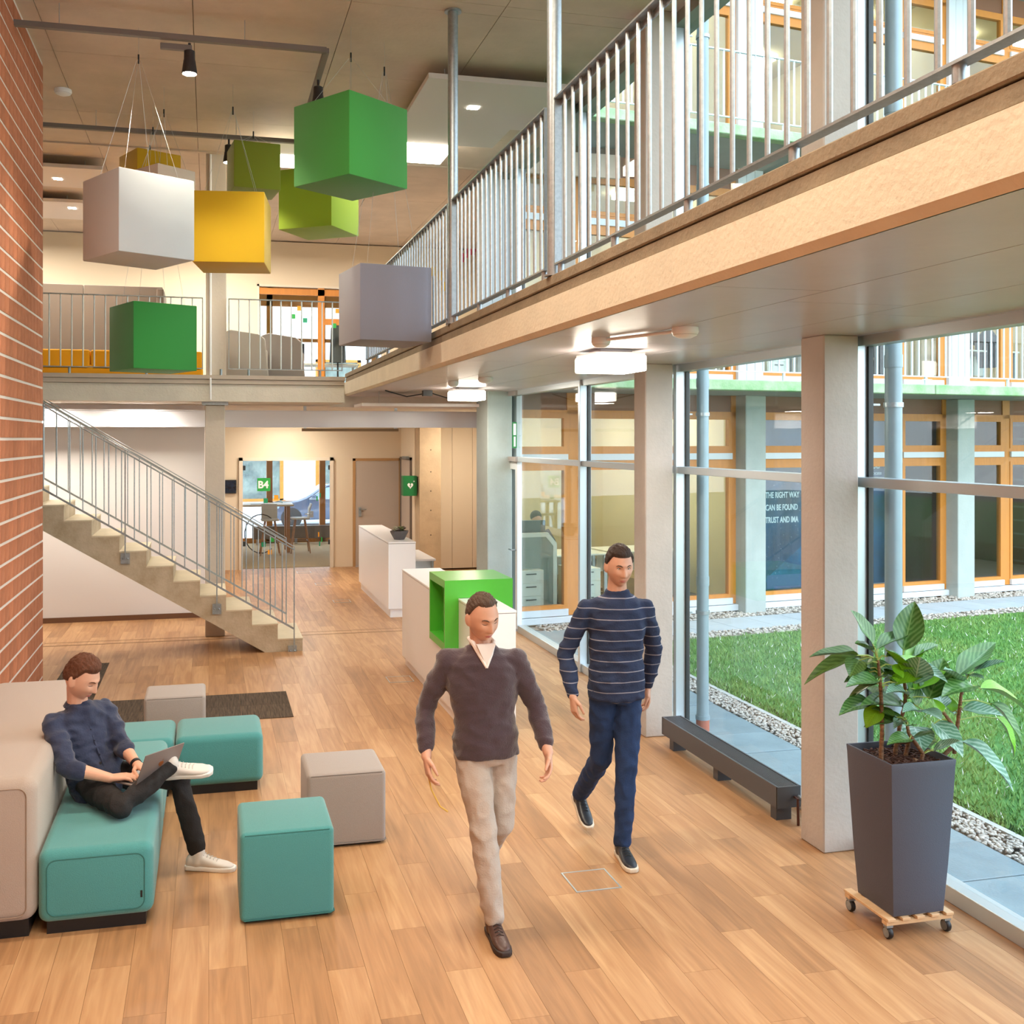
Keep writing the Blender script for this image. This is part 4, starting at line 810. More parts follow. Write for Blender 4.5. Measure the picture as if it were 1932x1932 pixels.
for x,y in ((-1.1,-.3),(.60,-.3),(-1.1,.3),(.60,.3)): MB().bar((x,y,0),(x,y,1.02),.08).obj('leg', WOODL, t)
t = thing('cafe_radiator', 'long dark grey radiator under the street window', 'radiator', (1.0, 24.9, 0)); MB().box(0,0,.12,2.0,.12,.42).obj('panel', mat('rad_brown','6d6560',.5), t)
for x in (.1,1.0,1.85): MB().box(x,.02,0,x+.06,.1,.12).obj('foot', ALU, t)
t = thing('cafe_monitor', 'dark monitor on the left of the high table', 'monitor', (.45,23.3,1.062)); MB().box(-.25,-.01,.06,.25,.03,.40).obj('screen', SCR, t); MB().box(-.1,-.06,0,.1,.1,.012).bar((0,.02,0),(0,.02,.2),.04).obj('stand', SCR, t)
t = thing('table_papers', 'cables and papers lying on the high table', 'papers', (1.2,23.25,1.062))
MB().box(-.3,-.1,0,.0,.1,.01).obj('sheet', WHITE, t); MB().tube([(0,0,.02),(.1,.05,.06),(.2,-.03,.03),(.3,.05,.05),(.4,0,.015)], .006, 6).obj('cable', BLACK, t)
t = thing('black_cable_loop', 'black cable looping below the high table', 'cable', (.85,22.7,0)); MB().tube([(.25+.35*math.cos(a_*.3),0,.45+.42*math.sin(a_*.3)) for a_ in range(3,19)], .012, 6).obj('cable', BLACK, t)
# car in the street
CARP_ = mat('car_paint','46536b',.22,.35,coat=.8); TYRE = mat('tyre','1d1e20',.8); RIM = mat('alloy_rim','b8bcc0',.3,.7); CGL_ = mat('car_glass','7f95a8',.08)
t = thing('parked_car', 'dark blue estate car parked in the street beyond the glass door', 'car', (2.1, 40.0, -.9))
prof = [(0,.35),(.02,.62),(.12,.78),(.6,.93),(1.25,1.03),(1.55,1.14),(2.25,1.60),(2.7,1.70),(3.6,1.70),(4.3,1.55),(4.7,1.15),(4.85,1.05),(4.88,.45),(4.75,.30),(.25,.27)]
MB().prism(prof, 0, 1.82, 'y').obj('body', CARP_, t, bevel=.05, seg=3)
MB().prism([(1.72,1.10),(2.30,1.52),(2.95,1.59),(2.95,1.10)], -.008, 0, 'y').obj('window', CGL_, t); MB().prism([(3.02,1.10),(3.02,1.59),(3.6,1.58),(4.2,1.42),(4.35,1.12)], -.008, 0, 'y').obj('window', CGL_, t)
MB().bar((1.66,-.012,1.08),(4.4,-.012,1.09),.012,.02).bar((1.66,-.012,1.08),(2.3,-.012,1.56),.012,.02).obj('chrome_trim', ALU, t); MB().box(1.75,-.14,1.12,1.93,0,1.24).obj('wing_mirror', CARP_, t, bevel=.03)
MB().prism([(.04,.62),(.12,.76),(.55,.86),(.50,.74)], -.01, 0, 'y').obj('headlamp', CGL_, t)
for x in (.98, 3.85):
    wh = MB().lathe([(.20,-.11),(.32,-.11),(.335,-.08),(.335,.08),(.32,.11),(.2,.11)], 32).obj('wheel', TYRE, t); wh.matrix_local = Matrix.Translation((x,.12,.335)) @ Matrix.Rotation(PI/2,4,'X')
    rm = MB().lathe([(.03,.115),(.06,.10),(.05,.08)], 16)
    for k_ in range(7): a_ = k_*.8976; rm.bar((0,0,.10),(.21*math.cos(a_),.21*math.sin(a_),.105),.045,.02)
    rm.lathe([(.195,.09),(.225,.115),(.235,.11),(.235,.07),(.195,.07)], 28); rm.obj('rim', RIM, wh)
    MB().lathe([(.36,0),(.40,0.001),(.40,.012),(.36,.012)], 32).obj('arch', BLACK, t).matrix_local = Matrix.Translation((x,.0,.36)) @ Matrix.Rotation(PI/2,4,'X')
# street facade
t = thing('street_building', 'white rendered house across the street with ochre windows', 'building', (-14, 47, -.9))
MB().box(0,0,0,40,.4,9.5).obj('wall', mat('render_white','e4e6ea',.8), t)
for i in range(11):
    for z in (.6, 4.4):
        x = 1.2+i*3.5; f = MB().box(x,-.08,z,x+.16,.02,z+2.6).box(x+1.9,-.08,z,x+2.06,.02,z+2.6).box(x,-.08,z,x+2.06,.02,z+.12).box(x,-.08,z+2.48,x+2.06,.02,z+2.6).obj('window', OCHRE, t)
        MB().box(x+.16,-.03,z+.12,x+1.9,.0,z+2.48).obj('pane', mat('street_pane','8c9a94',.15,var=.5,vscale=1.5,var2='4e5b5e'), f)
MB().box(0,-.15,3.7,40,0,3.95).obj('string_course', CLAD, t)
for i, lb in enumerate(('white bicycle hoop at the left, seen through the glass door','second white bicycle hoop seen through the glass door','third white bicycle hoop seen through the glass door','white bicycle hoop farthest right beyond the glass door')):
    t = thing('bicycle_stand', lb, 'bicycle stand', (3.4+i*.9, 30, -.9), group='white bicycle hoops'); MB().tube([(0,0,0),(0,0,.7),(.06,0,.8),(.3,0,.8),(.36,0,.7),(.36,0,0)], .02, 8).obj('hoop', CLAD, t)
# ================================================================ UPSTAIRS FURNITURE
FELT = mat('booth_felt','7b6f64',.95,bump=.15,bscale=150,sheen=.3); YEL = mat('sofa_yellow','e8a512',.85,bump=.1,bscale=200)
t = thing('high_back_booth', 'grey felt high backed booth upstairs behind the railing', 'booth', (-2.6, 15.9, 3.305))
for (x0,x1) in ((-2.2,-.72),(-.71,.72),(.73,1.9)): MB().box(x0,.9,0,x1,1.0,1.57).obj('back_panel', FELT, t, bevel=.015)
MB().box(1.85,0,0,1.95,1.0,1.42).obj('side_panel', FELT, t, bevel=.015)
t = thing('yellow_sofa', 'long yellow sofa upstairs seen through the rear railing', 'sofa', (-4.5, 14.7, 3.305))
for i in range(3): MB().box(i*1.475,0,.12,i*1.475+1.465,.18,.40).obj('back_cushion', YEL, t, bevel=.03, seg=3)
MB().box(0,.0,.03,4.42,.8,.2).obj('seat_base', YEL, t, bevel=.03, seg=3); MB().box(.1,.05,0,4.3,.7,.04).obj('plinth', BLACK, t)
UPG = mat('armchair_grey','a39d97',.9)
def armchair(x,y,rz,lab,m):
    t = thing('lounge_chair', lab, 'armchair', (x,y,3.305), rz); MB().box(-.32,-.3,.12,.32,.3,.38).obj('seat', m, t, bevel=.05, seg=3); MB().prism([(-.36,.1),(-.30,.75),(-.20,.82),(.22,.88),(.34,.84),(.36,.1)], .24,.34,'y').obj('backrest', m, t, bevel=.03)
    for sx in (-1,1): MB().box(sx*.30-.04,-.3,.12,sx*.30+.04,.3,.58).obj('armrest', m, t, bevel=.03)
    for sx in (-1,1):
        for sy in (-1,1): MB().bar((sx*.26,sy*.24,0),(sx*.26,sy*.24,.13),.03).obj('leg', BLACK, t)
armchair(.55,16.6,PI,'small grey armchair upstairs right of the pale column',mat('armchair_pale','b9b7ae',.9)); armchair(1.15,17.0,PI,'grey tub armchair upstairs before the glazed wall',UPG)
t = thing('upstairs_desk', 'desk with screens upstairs behind the glazed wall', 'desk', (2.0,21.4,3.305)); MB().box(-.9,-.35,.70,1.0,.35,.73).obj('desktop', DESKW, t)
for x in (-.85,.95): MB().bar((x,-.3,0),(x,-.3,.7),.05).bar((x,.3,0),(x,.3,.7),.05).obj('leg_frame', ALU, t)
for x,r_,lab in ((1.75,.9,'dark flat screen seen edge-on upstairs behind the glass'),(1.25,-.5,'grey backed screen upstairs behind the glass')):
    t = thing('monitor', lab, 'monitor', (x,21.4,4.037), r_); MB().box(-.28,-.015,.08,.28,.015,.44).obj('screen', SCR, t, bevel=.006, seg=1); MB().bar((0,.02,0),(0,.02,.2),.04).box(-.12,-.08,0,.12,.1,.012).obj('stand', SCR, t)
t = thing('hanging_jacket', 'dark grey jacket hanging upstairs behind the glass', 'jacket', (2.55,21.0,3.305)); MB().tube([(0,0,.75),(0,0,1.2),(0,0,1.45),(0,0,1.55)],[.17,.15,.14,.04],12).obj('cloth', mat('jacket','4a4f50',.9), t); MB().tube([(0,0,0),(0,0,1.62)],.018,8).obj('stand', BLACK, t); MB().lathe([(.18,0),(.18,.02),(.02,.03)],14).obj('foot_plate', BLACK, t)
NOTES = [(4.81, 6.22, 'o'), (4.97, 6.14, 'p'), (5.06, 6.23, 'p'), (5.16, 6.29, 'p'), (5.27, 6.36, 'p'), (5.44, 6.46, 'g'), (4.35, 5.84, 'y'), (4.5, 5.76, 'y'), (4.57, 5.55, 'y')]
NC = {'o': ('orange', mat('note_orange','e09a2c',.7)), 'p': ('pink red', mat('note_pink','e0506a',.7)), 'g': ('green', mat('note_green','a8cf2e',.7)), 'y': ('yellow', mat('note_yellow','e8c22c',.7))}
for i, (x, z, c_) in enumerate(NOTES): t = tag(MB().box(-.05,-.006,-.09,.05,0,.09).obj('sticky_note', NC[c_][1]), '%s paper note upstairs behind the gallery railing, %s' % (NC[c_][0], ('only orange one','leftmost pink one','second pink one from the left','third pink one from the left','fourth pink one from the left','only green one','leftmost yellow one','middle yellow one','lowest yellow one')[i]), 'note', 'coloured notes upstairs'); t.location = (x, 20.14, z)
LEAVES = [(3.331,4.675,1.439,3.243,4.718,1.595,0.08,'p'),(3.525,4.695,1.395,3.653,4.783,1.606,0.086,'p'),(3.362,4.689,1.411,3.615,4.772,1.451,0.043,'p'),(3.191,4.603,1.406,2.935,4.586,1.41,0.031,'d'),(3.288,4.713,1.372,3.024,4.736,1.25,0.049,'d'),(3.348,4.708,1.401,3.191,4.613,1.461,0.031,'p'),(3.235,4.656,1.369,3.142,4.591,1.309,0.055,'d'),(3.401,4.665,1.285,3.187,4.672,1.255,0.068,'p'),(3.313,4.602,1.267,3.093,4.529,1.267,0.055,'p'),(3.329,4.634,1.247,3.234,4.715,1.142,0.037,'d'),(3.329,4.692,1.139,3.106,4.607,1.11,0.055,'p'),(3.55,4.696,1.094,3.234,4.606,1.139,0.08,'p'),(3.492,4.674,1.315,3.35,4.582,1.42,0.074,'b'),(3.443,4.6,1.321,3.6,4.672,1.341,0.068,'b'),(3.539,4.625,1.237,3.475,4.505,1.388,0.086,'s'),(3.61,4.718,1.356,3.797,4.79,1.382,0.031,'p'),(3.632,4.635,1.15,3.783,4.726,1.314,0.092,'p'),(3.591,4.665,1.108,3.549,4.694,1.233,0.074,'p'),(3.497,4.625,1.185,3.294,4.505,1.226,0.049,'s'),(3.843,4.683,1.245,4.137,4.776,1.376,0.068,'p'),(3.959,4.707,1.258,4.032,4.587,1.33,0.055,'s'),(3.832,4.643,1.223,3.642,4.523,1.321,0.043,'s'),(3.89,4.617,1.207,3.629,4.512,1.192,0.074,'p'),(3.943,4.636,1.188,4.19,4.649,1.057,0.055,'b'),(3.804,4.6,1.093,3.92,4.48,1.086,0.074,'s'),(4.012,4.641,1.107,4.121,4.589,0.908,0.055,'p'),(4.099,4.698,1.012,4.169,4.684,0.821,0.055,'b'),(3.835,4.638,0.917,3.985,4.518,0.718,0.068,'s'),(3.692,4.685,1.01,3.746,4.565,0.886,0.092,'s'),(3.602,4.717,0.988,3.553,4.597,0.908,0.092,'s'),(3.725,4.69,0.913,3.712,4.756,0.763,0.074,'p'),(3.459,4.602,1.071,3.289,4.655,1.025,0.049,'p'),(3.351,4.644,1.122,3.286,4.651,1.033,0.061,'b'),(3.57,4.601,1.107,3.57,4.481,1.09,0.055,'s'),(3.46,4.622,1.048,3.329,4.502,1.053,0.031,'s'),(3.566,4.624,1.089,3.385,4.504,1.126,0.043,'s'),(3.925,4.712,1.234,3.919,4.592,1.249,0.031,'s'),(3.418,4.641,1.338,3.443,4.599,1.285,0.043,'b'),(3.769,4.663,1.216,3.73,4.714,1.169,0.049,'p'),(3.693,4.613,1.084,3.678,4.658,1.136,0.037,'b'),(3.824,4.696,1.055,3.851,4.765,1.112,0.037,'b'),(3.426,4.604,1.249,3.414,4.692,1.297,0.043,'d'),(3.244,4.611,1.353,3.274,4.566,1.385,0.037,'p')]
STEMS = [[(3.337,4.62,0.887),(3.344,4.62,1.013),(3.339,4.62,1.165),(3.33,4.62,1.287),(3.319,4.62,1.372)],[(3.464,4.68,0.866),(3.482,4.68,0.957),(3.496,4.68,1.03),(3.524,4.68,1.121),(3.524,4.68,1.201),(3.51,4.68,1.3)],[(3.498,4.58,0.863),(3.54,4.58,0.842),(3.554,4.58,0.889),(3.47,4.58,0.998),(3.456,4.58,1.059)],[(3.738,4.66,0.84),(3.788,4.66,0.88),(3.824,4.66,0.989),(3.839,4.66,1.088),(3.846,4.66,1.15),(3.875,4.66,1.223)],[(3.806,4.66,0.978),(3.781,4.66,1.017),(3.738,4.66,1.069)],[(3.509,4.66,0.85),(3.531,4.66,0.929),(3.474,4.66,0.926)]]
POTM = mat('planter_slate', '4b4f5e', .55, bump=.15, bscale=200); BARK = mat('bark_chips', '5c3a2c', .9, var=.5, vscale=40, var2='2e1d17')
def leafmat(n, c1, c2, rough=.32, sc=34, trans=.25):
    m = bpy.data.materials.new(n); m.use_nodes = True; MATS[n] = m; N = m.node_tree.nodes; L = m.node_tree.links; b = N['Principled BSDF']
    tc = N.new('ShaderNodeTexCoord'); sp = N.new('ShaderNodeSeparateXYZ'); L.new(tc.outputs['Object'], sp.inputs[0])
    def M(op, a, bb=None):
        q = N.new('ShaderNodeMath'); q.operation = op
        for i, x in enumerate((a, bb)):
            if x is None: continue
            if isinstance(x, (int, float)): q.inputs[i].default_value = x
            else: L.new(x, q.inputs[i])
        return q.outputs[0]
    nz = N.new('ShaderNodeTexNoise'); nz.inputs['Scale'].default_value = 6; L.new(tc.outputs['Object'], nz.inputs[0])
    v = M('ADD', M('SUBTRACT', sp.outputs['X'], M('MULTIPLY', M('ABSOLUTE', sp.outputs['Y']), .8)), M('MULTIPLY', nz.outputs['Fac'], .12))
    s_ = M('ABSOLUTE', M('SINE', M('MULTIPLY', v, sc)))
    mid = M('LESS_THAN', M('ABSOLUTE', sp.outputs['Y']), .02)
    f = M('MAXIMUM', M('MULTIPLY', M('POWER', s_, 3), .75), mid)
    mx = N.new('ShaderNodeMix'); mx.data_type = 'RGBA'; L.new(f, mx.inputs[0]); mx.inputs[6].default_value = (*hexc(c1), 1); mx.inputs[7].default_value = (*hexc(c2), 1)
    L.new(mx.outputs[2], b.inputs['Base Color']); b.inputs['Roughness'].default_value = rough; b.inputs['Transmission Weight'].default_value = 0; b.inputs['Subsurface Weight'].default_value = 0
    return m
LM = {'p': leafmat('leaf_patterned', '3a6d28', '6f9a58', sc=24), 's': leafmat('leaf_silvery', '55886a', 'a3c4b2', .28, sc=24), 'b': leafmat('leaf_bright', '6fae20', '7dbb2c', .35), 'd': leafmat('leaf_dark', '3f6424', '5f8440', .35, sc=24)}
def leaf_mesh(key, droop):
    m = MB(); nx, ny = 14, 6; vs = []; fs = []
    for i in range(nx+1):
        t = i/nx; w = (math.sin(PI*t**.8)**.85 if 0 < t < 1 else 0)*.5*(1-.15*t)
        z = -droop*t*t+droop*t*.35*0; 
        for j in range(ny+1):
            s_ = (j/ny-.5)*2; y = w*s_; vs.append((t, y, z+abs(s_)*w*.28+.03*math.sin(t*9)*abs(s_)*w*2))
    for i in range(nx):
        for j in range(ny): a = i*(ny+1)+j; fs.append((a, a+1, a+ny+2, a+ny+1))
    n = len(vs); vs += [(x, y, z-.008) for x, y, z in vs]; fs += [tuple(n+q for q in f[::-1]) for f in fs]
    m.add(vs, fs); m.sm = True; return m.mesh('leaf', LM[key])
LMESH = {(k, d_): leaf_mesh(k, d_) for k in 'psbd' for d_ in (.0, .18, .4)}
pl = thing('potted_plant', 'leafy plant with silver marked leaves in a tall slate grey planter', 'plant', (3.4735, 4.655, .108))
O3 = Vector((3.4735, 4.655, .108)); HP = .777
m = MB(); rings = []
for z, h in ((0,.146),(.08,.151),(.25,.162),(.45,.172),(.62,.180),(.74,.185),(HP,.188)): rings.append((h, z))
def sq(h, z): return [(-h,-h,z),(h,-h,z),(h,h,z),(-h,h,z)]
vs = []; fs = []
allr = rings+[(.176, HP),(.170,.70),(.165,.64)]
for h, z in allr: vs += sq(h, z)
for i in range(len(allr)-1):
    for k in range(4): k2 = (k+1) % 4; fs.append((i*4+k, i*4+k2, i*4+4+k2, i*4+4+k))
fs.append((3,2,1,0)); q = (len(allr)-1)*4; fs.append((q,q+1,q+2,q+3)); m.add(vs, fs); m.obj('planter', POTM, pl, bevel=.004, seg=2, smooth=True, angle=30)
MB().box(-.166,-.166,.66,.166,.166,.735).obj('soil', BARK, pl)
rr = random.Random(2); ch = MB()
for _ in range(520):
    x, y = (rr.random()-.5)*.31, (rr.random()-.5)*.31; a = rr.random()*6.28; z = .737+rr.random()*.016; l = .010+rr.random()*.012
    ch.bar((x-l*math.cos(a), y-l*math.sin(a), z-.003), (x+l*math.cos(a), y+l*math.sin(a), z+rr.random()*.008), .009, .006)
stuff(ch.obj('bark_chips', BARK, pl))
STM = mat('stem_ringed', 'a07a55', .7, var=.6, vscale=90, var2='4a3024', stretch=(.3,.3,1)); PET = mat('petiole_green', '9fb45a', .5)
tops = []
for s_ in STEMS:
    pts = [Vector(p)-O3 for p in s_]; n = len(pts); fine = []
    for i in range(n-1):
        for k in range(6): fine.append(pts[i].lerp(pts[i+1], k/6))
    fine.append(pts[-1]); fine[0].z = min(fine[0].z, .74)
    rad = [(.0115-.004*i/len(fine))*(1.12 if i % 2 else .94) for i in range(len(fine))]
    MB().tube(fine, rad, 10).obj('stem', STM, pl); tops += fine[int(len(fine)*.45):]
rq = random.Random(11); EXTRA = []
for q in range(22):
    p = tops[int(rq.random()*len(tops))]+O3; a = rq.random()*6.28; r_ = .05; L_ = .10+rq.random()*.09; el = rq.uniform(-.5,.6)
    bb = p+Vector((r_*math.cos(a), r_*math.sin(a), .03)); tt = bb+Vector((math.cos(a)*math.cos(el), math.sin(a)*math.cos(el), math.sin(el)))*L_; EXTRA.append((*bb, *tt, .035+rq.random()*.02, 'psdb'[q % 4]))
for (bx,by,bz,tx,ty,tz,w,k) in LEAVES+EXTRA:
    b = Vector((bx,by,bz))-O3; tpt = Vector((tx,ty,tz))-O3; d = tpt-b; Ln = d.length
    near = min(tops, key=lambda p: (p-b).length+(0.4 if p.z > b.z+.02 else 0))
    MB().tube([near, near.lerp(b, .5)+Vector((0,0,.012)), b+d*.04], [.0045,.0035,.003], 7).obj('petiole', PET, pl)
    dr = .0 if d.z > .05 else (.18 if d.z > -.06 else .4)
    sag = {0:0, .18:.18, .4:.4}[dr]
    # aim the leaf so that its sagging tip ends at the wanted point
    up = Vector((0,-.35,1)); X = d.normalized(); Z = (up-X*up.dot(X)).normalized(); 
    Xn = (d/Ln+Z*sag).normalized(); Y = Z.cross(Xn).normalized(); Zn = Xn.cross(Y).normalized()
    o = inst(LMESH[(k, dr)], 'leaf', pl)
    sc = Ln/math.hypot(1, sag); Mx = Matrix((Xn, Y, Zn)).transposed().to_4x4(); o.matrix_local = Matrix.Translation(b) @ Mx @ Matrix.Diagonal((Ln*1.12, w*(2.1 if w < .06 else 1.9), Ln, 1))
dl = thing('plant_dolly', 'slatted wooden dolly on black castors under the planter', 'dolly', (3.4735, 4.675, 0))
PINE = mat('pine_slat', 'd9b48a', .6, var=.15, vscale=6, stretch=(1,8,1))
for i in range(5): MB().box(-.19+i*.084,-.185,.092,-.19+i*.084+.046,.185,.107).obj('slat', PINE, dl, bevel=.002, seg=1)
for y in (-.175,.135): MB().box(-.19,y,.072,.192,y+.04,.091).obj('rail', PINE, dl)
for sx in (-1,1):
    for sy in (-1,1):
        c = MB().lathe([(.012,-.012),(.027,-.012),(.030,-.008),(.030,.008),(.027,.012),(.012,.012)], 20).obj('castor', BLACK, dl); c.matrix_local = Matrix.Translation((sx*.168, sy*.155, .0305)) @ Matrix.Rotation(PI/2, 4, 'Y') 
        r_ = MB().lathe([(.020,-.0135),(.0235,-.0135),(.0235,.0135),(.020,.0135)], 18).obj('rim', GALV, c); MB().box(sx*.168-.018, sy*.155-.015, .058, sx*.168+.018, sy*.155+.015, .073).obj('castor_fork', GALV, dl)
# ================================================================ PEOPLE
def V(*a): return Vector(a)
def skin_mesh(mb, name, m, voxel, it=4, fac=.5, fold=0, fsc=14, stretch=(1,1,1), seed=0):
    """fuse the collected shapes into one continuous surface, smooth it, optionally raise soft cloth folds"""
    me = bpy.data.meshes.new('tmp'); me.from_pydata(mb.v, [], mb.f); bm = bmesh.new(); bm.from_mesh(me); bmesh.ops.recalc_face_normals(bm, faces=bm.faces); bm.to_mesh(me); bm.free()
    o = bpy.data.objects.new('tmp', me); C.objects.link(o)
    r = o.modifiers.new('r', 'REMESH'); r.mode = 'VOXEL'; r.voxel_size = voxel; s = o.modifiers.new('s', 'SMOOTH'); s.iterations = it; s.factor = fac
    dg = bpy.context.evaluated_depsgraph_get(); dg.update(); out = bpy.data.meshes.new_from_object(o.evaluated_get(dg)); bpy.data.objects.remove(o)
    out.name = name
    if fold:
        n = len(out.vertices); co = np.empty(n*3, dtype=np.float32); out.vertices.foreach_get('co', co); co = co.reshape(-1, 3); no = np.empty(n*3, dtype=np.float32); out.vertices.foreach_get('normal', no); no = no.reshape(-1, 3)
        for i in range(n):
            p = Vector((co[i,0]*stretch[0]*fsc+seed, co[i,1]*stretch[1]*fsc, co[i,2]*stretch[2]*fsc)); w = mnoise.noise(p); w2 = mnoise.noise(p*2.3+Vector((5,1,2)))
            co[i] += no[i]*fold*((1-abs(w)*3.2)*.6+w2*.5)
        out.vertices.foreach_set('co', co.reshape(-1))
    for p in out.polygons: p.use_smooth = True
    out.materials.clear(); out.materials.append(m); out.update(); return out
def link(me, name, parent):
    o = bpy.data.objects.new(name, me); C.objects.link(o); o.parent = parent; return o
def limb(mb, pts, rad, n=14):
    pts = [Vector(p) for p in pts]; mb.tube(pts, rad, n)
    for p, r in zip(pts, rad): mb.ball(p, r*.995, 14, 9)
def loft(mb, rings, n=26, p=2.3):
    """rings: (centre, half-axis u, half-axis v); squarish ellipses"""
    vs = []; fs = []
    for c, u, v in rings:
        for k in range(n):
            t = 2*PI*k/n; cc, ss = math.cos(t), math.sin(t); cc = math.copysign(abs(cc)**(2/p), cc); ss = math.copysign(abs(ss)**(2/p), ss); vs.append(Vector(c)+Vector(u)*cc+Vector(v)*ss)
    for i in range(len(rings)-1):
        for k in range(n): k2 = (k+1) % n; fs.append((i*n+k, i*n+k2, (i+1)*n+k2, (i+1)*n+k))
    fs.append(tuple(range(n-1,-1,-1))); fs.append(tuple(range((len(rings)-1)*n, len(rings)*n))); mb.add(vs, fs)
def frame(yaw, pitch, roll=0):
    """head axes: forward, left, up"""
    f = V(math.cos(yaw)*math.cos(pitch), math.sin(yaw)*math.cos(pitch), math.sin(pitch)); l = V(-math.sin(yaw), math.cos(yaw), 0); u = f.cross(l); 
    l2 = l*math.cos(roll)+u*math.sin(roll); return f, l2, f.cross(l2)
def G(x, s): return math.exp(-(x/s)**2)
def face_pt(a, b, c, jaw=1.0):
    x, y, z = a*.098, b*.076, c*.120
    if c < 0:
        t = -c; y *= 1-.26*t*t*jaw; x *= (1-.05*t) if a > 0 else (1-.42*t)
    if a < 0: x *= 1.04
    if a > 0:
        k = min(1, a*2.2); nf = 0
        if z < .02: nf = min(1, (.02-z)/.055)
        if z < -.040: nf *= max(0, 1-(-.040-z)/.010)
        dx = .024*nf*G(y, .0095+.006*max(0, min(1,(-z)/.035)))
        dx += .006*G(z-.026,.010)*G(y,.052)-.011*G(abs(y)-.031,.013)*G(z-.006,.012)
        dx += .006*G(abs(y)-.040,.020)*G(z+.028,.018)+.0065*G(y,.023)*(G(z+.063,.0055)+G(z+.076,.006))-.004*G(y,.024)*G(z+.0695,.003)-.004*G(y,.03)*G(z+.088,.006)+.009*G(y,.022)*G(z+.104,.014)
        x += dx*k
    return x, y, z
def head_shape(mb, c, fr, s=1.0, nu=110, nv=84):
    f, l, u = fr; vs = []; fs = []
    for i in range(nv+1):
        ph = PI*i/nv
        for k in range(nu):
            t = 2*PI*k/nu; x, y, z = face_pt(math.sin(ph)*math.cos(t), math.sin(ph)*math.sin(t), math.cos(ph)); vs.append(c+(f*x+l*y+u*z)*s)
    for i in range(nv):
        for k in range(nu): k2 = (k+1) % nu; fs.append((i*nu+k, (i+1)*nu+k, (i+1)*nu+k2, i*nu+k2))
    mb.add(vs, fs)
    for sd in (-1, 1):
        e = MB(); e.ball((0,0,0), (.0195,.0095,.034), 14, 10)
        mb.add([c+(f*(-.004+v[0]-.15*v[2])+l*(sd*(.0800+.0)+v[1]+sd*.35*(-v[0]))+u*(-.004+v[2]))*s for v in e.v], e.f)
def hair_shape(c, fr, hl, th, s=1.0, seed=0, nu=96, nv=70, amp=.004):
    """hl(a,b,c) > 0 inside the hairline; th(a,b,c) the thickness there"""
    f, l, u = fr; mb = MB(); vs = []; fs = []
    for i in range(nv+1):
        ph = PI*i/nv
        for k in range(nu):
            t = 2*PI*k/nu; a, b, cc = math.sin(ph)*math.cos(t), math.sin(ph)*math.sin(t), math.cos(ph); x, y, z = a*.098, b*.076, cc*.120
            if cc < 0: y *= 1-.26*cc*cc; x *= (1-.05*-cc) if a > 0 else (1-.42*-cc)
            if a < 0: x *= 1.04
            h = hl(a, b, cc); w = max(0, min(1, h*5)); w = w*w*(3-2*w); q = V(a, b, cc)
            nz = mnoise.noise(V(a*5+seed, b*14, cc*5))*amp*1.4+mnoise.noise(V(a*12, b*40+seed, cc*12))*amp
            d = -.010+(.010+th(a, b, cc)+nz)*w; vs.append(c+(f*(x+a*d)+l*(y+b*d)+u*(z+cc*d))*s)
    for i in range(nv):
        for k in range(nu): k2 = (k+1) % nu; fs.append((i*nu+k, (i+1)*nu+k, (i+1)*nu+k2, i*nu+k2))
    mb.add(vs, fs); mb.sm = True; return mb
def face_bits(c, fr, parent, brow, lipm, eyes_down=True, s=1.0):
    f, l, u = fr
    def P(x, y, z): return c+(f*x+l*y+u*z)*s
    def surf(y, z, off=.001):
        cc = z/.12; b = y/(.076*(1-.26*cc*cc if cc < 0 else 1)); a = math.sqrt(max(.02, 1-b*b-cc*cc)); x, yy, zz = face_pt(a, b, cc); return P(x+off, yy, zz)
    for sd in (-1, 1):
        MB().tube([surf(sd*y, z, .000) for y, z in ((.014,.021),(.024,.0265),(.036,.0275),(.046,.022))], [.0022,.0034,.003,.0014], 8).obj('eyebrow', brow, parent)
        if eyes_down: MB().tube([surf(sd*y, z, .0005) for y, z in ((.019,.004),(.026,.000),(.034,-.0005),(.042,.003))], [.0008,.0014,.0015,.0008], 8).obj('eyelash', BROWD, parent)
        else:
            e = surf(sd*.031, .005, -.0035); MB().ball(e, .0075*s, 14, 10).obj('eye', mat('eye_white','e8e2dc',.2), parent); MB().ball(e+f*.0048, .0036*s, 10, 8).obj('iris', mat('iris','3a3a34',.2), parent)
            MB().tube([surf(sd*y, z, .0015) for y, z in ((.020,.006),(.027,.0115),(.035,.0115),(.043,.006))], [.0008,.0015,.0015,.0008], 8).obj('eyelash', BROWD, parent)
    MB().tube([surf(y, -.0655+abs(y)*-.03, -.0005) for y in (-.022,-.012,-.004,.004,.012,.022)], [.0008,.0026,.0030,.0030,.0026,.0008], 8).tube([surf(y, -.0745+abs(y)*.10, -.0008) for y in (-.020,-.010,0,.010,.020)], [.0008,.0032,.0038,.0032,.0008], 8).obj('lips', lipm, parent)
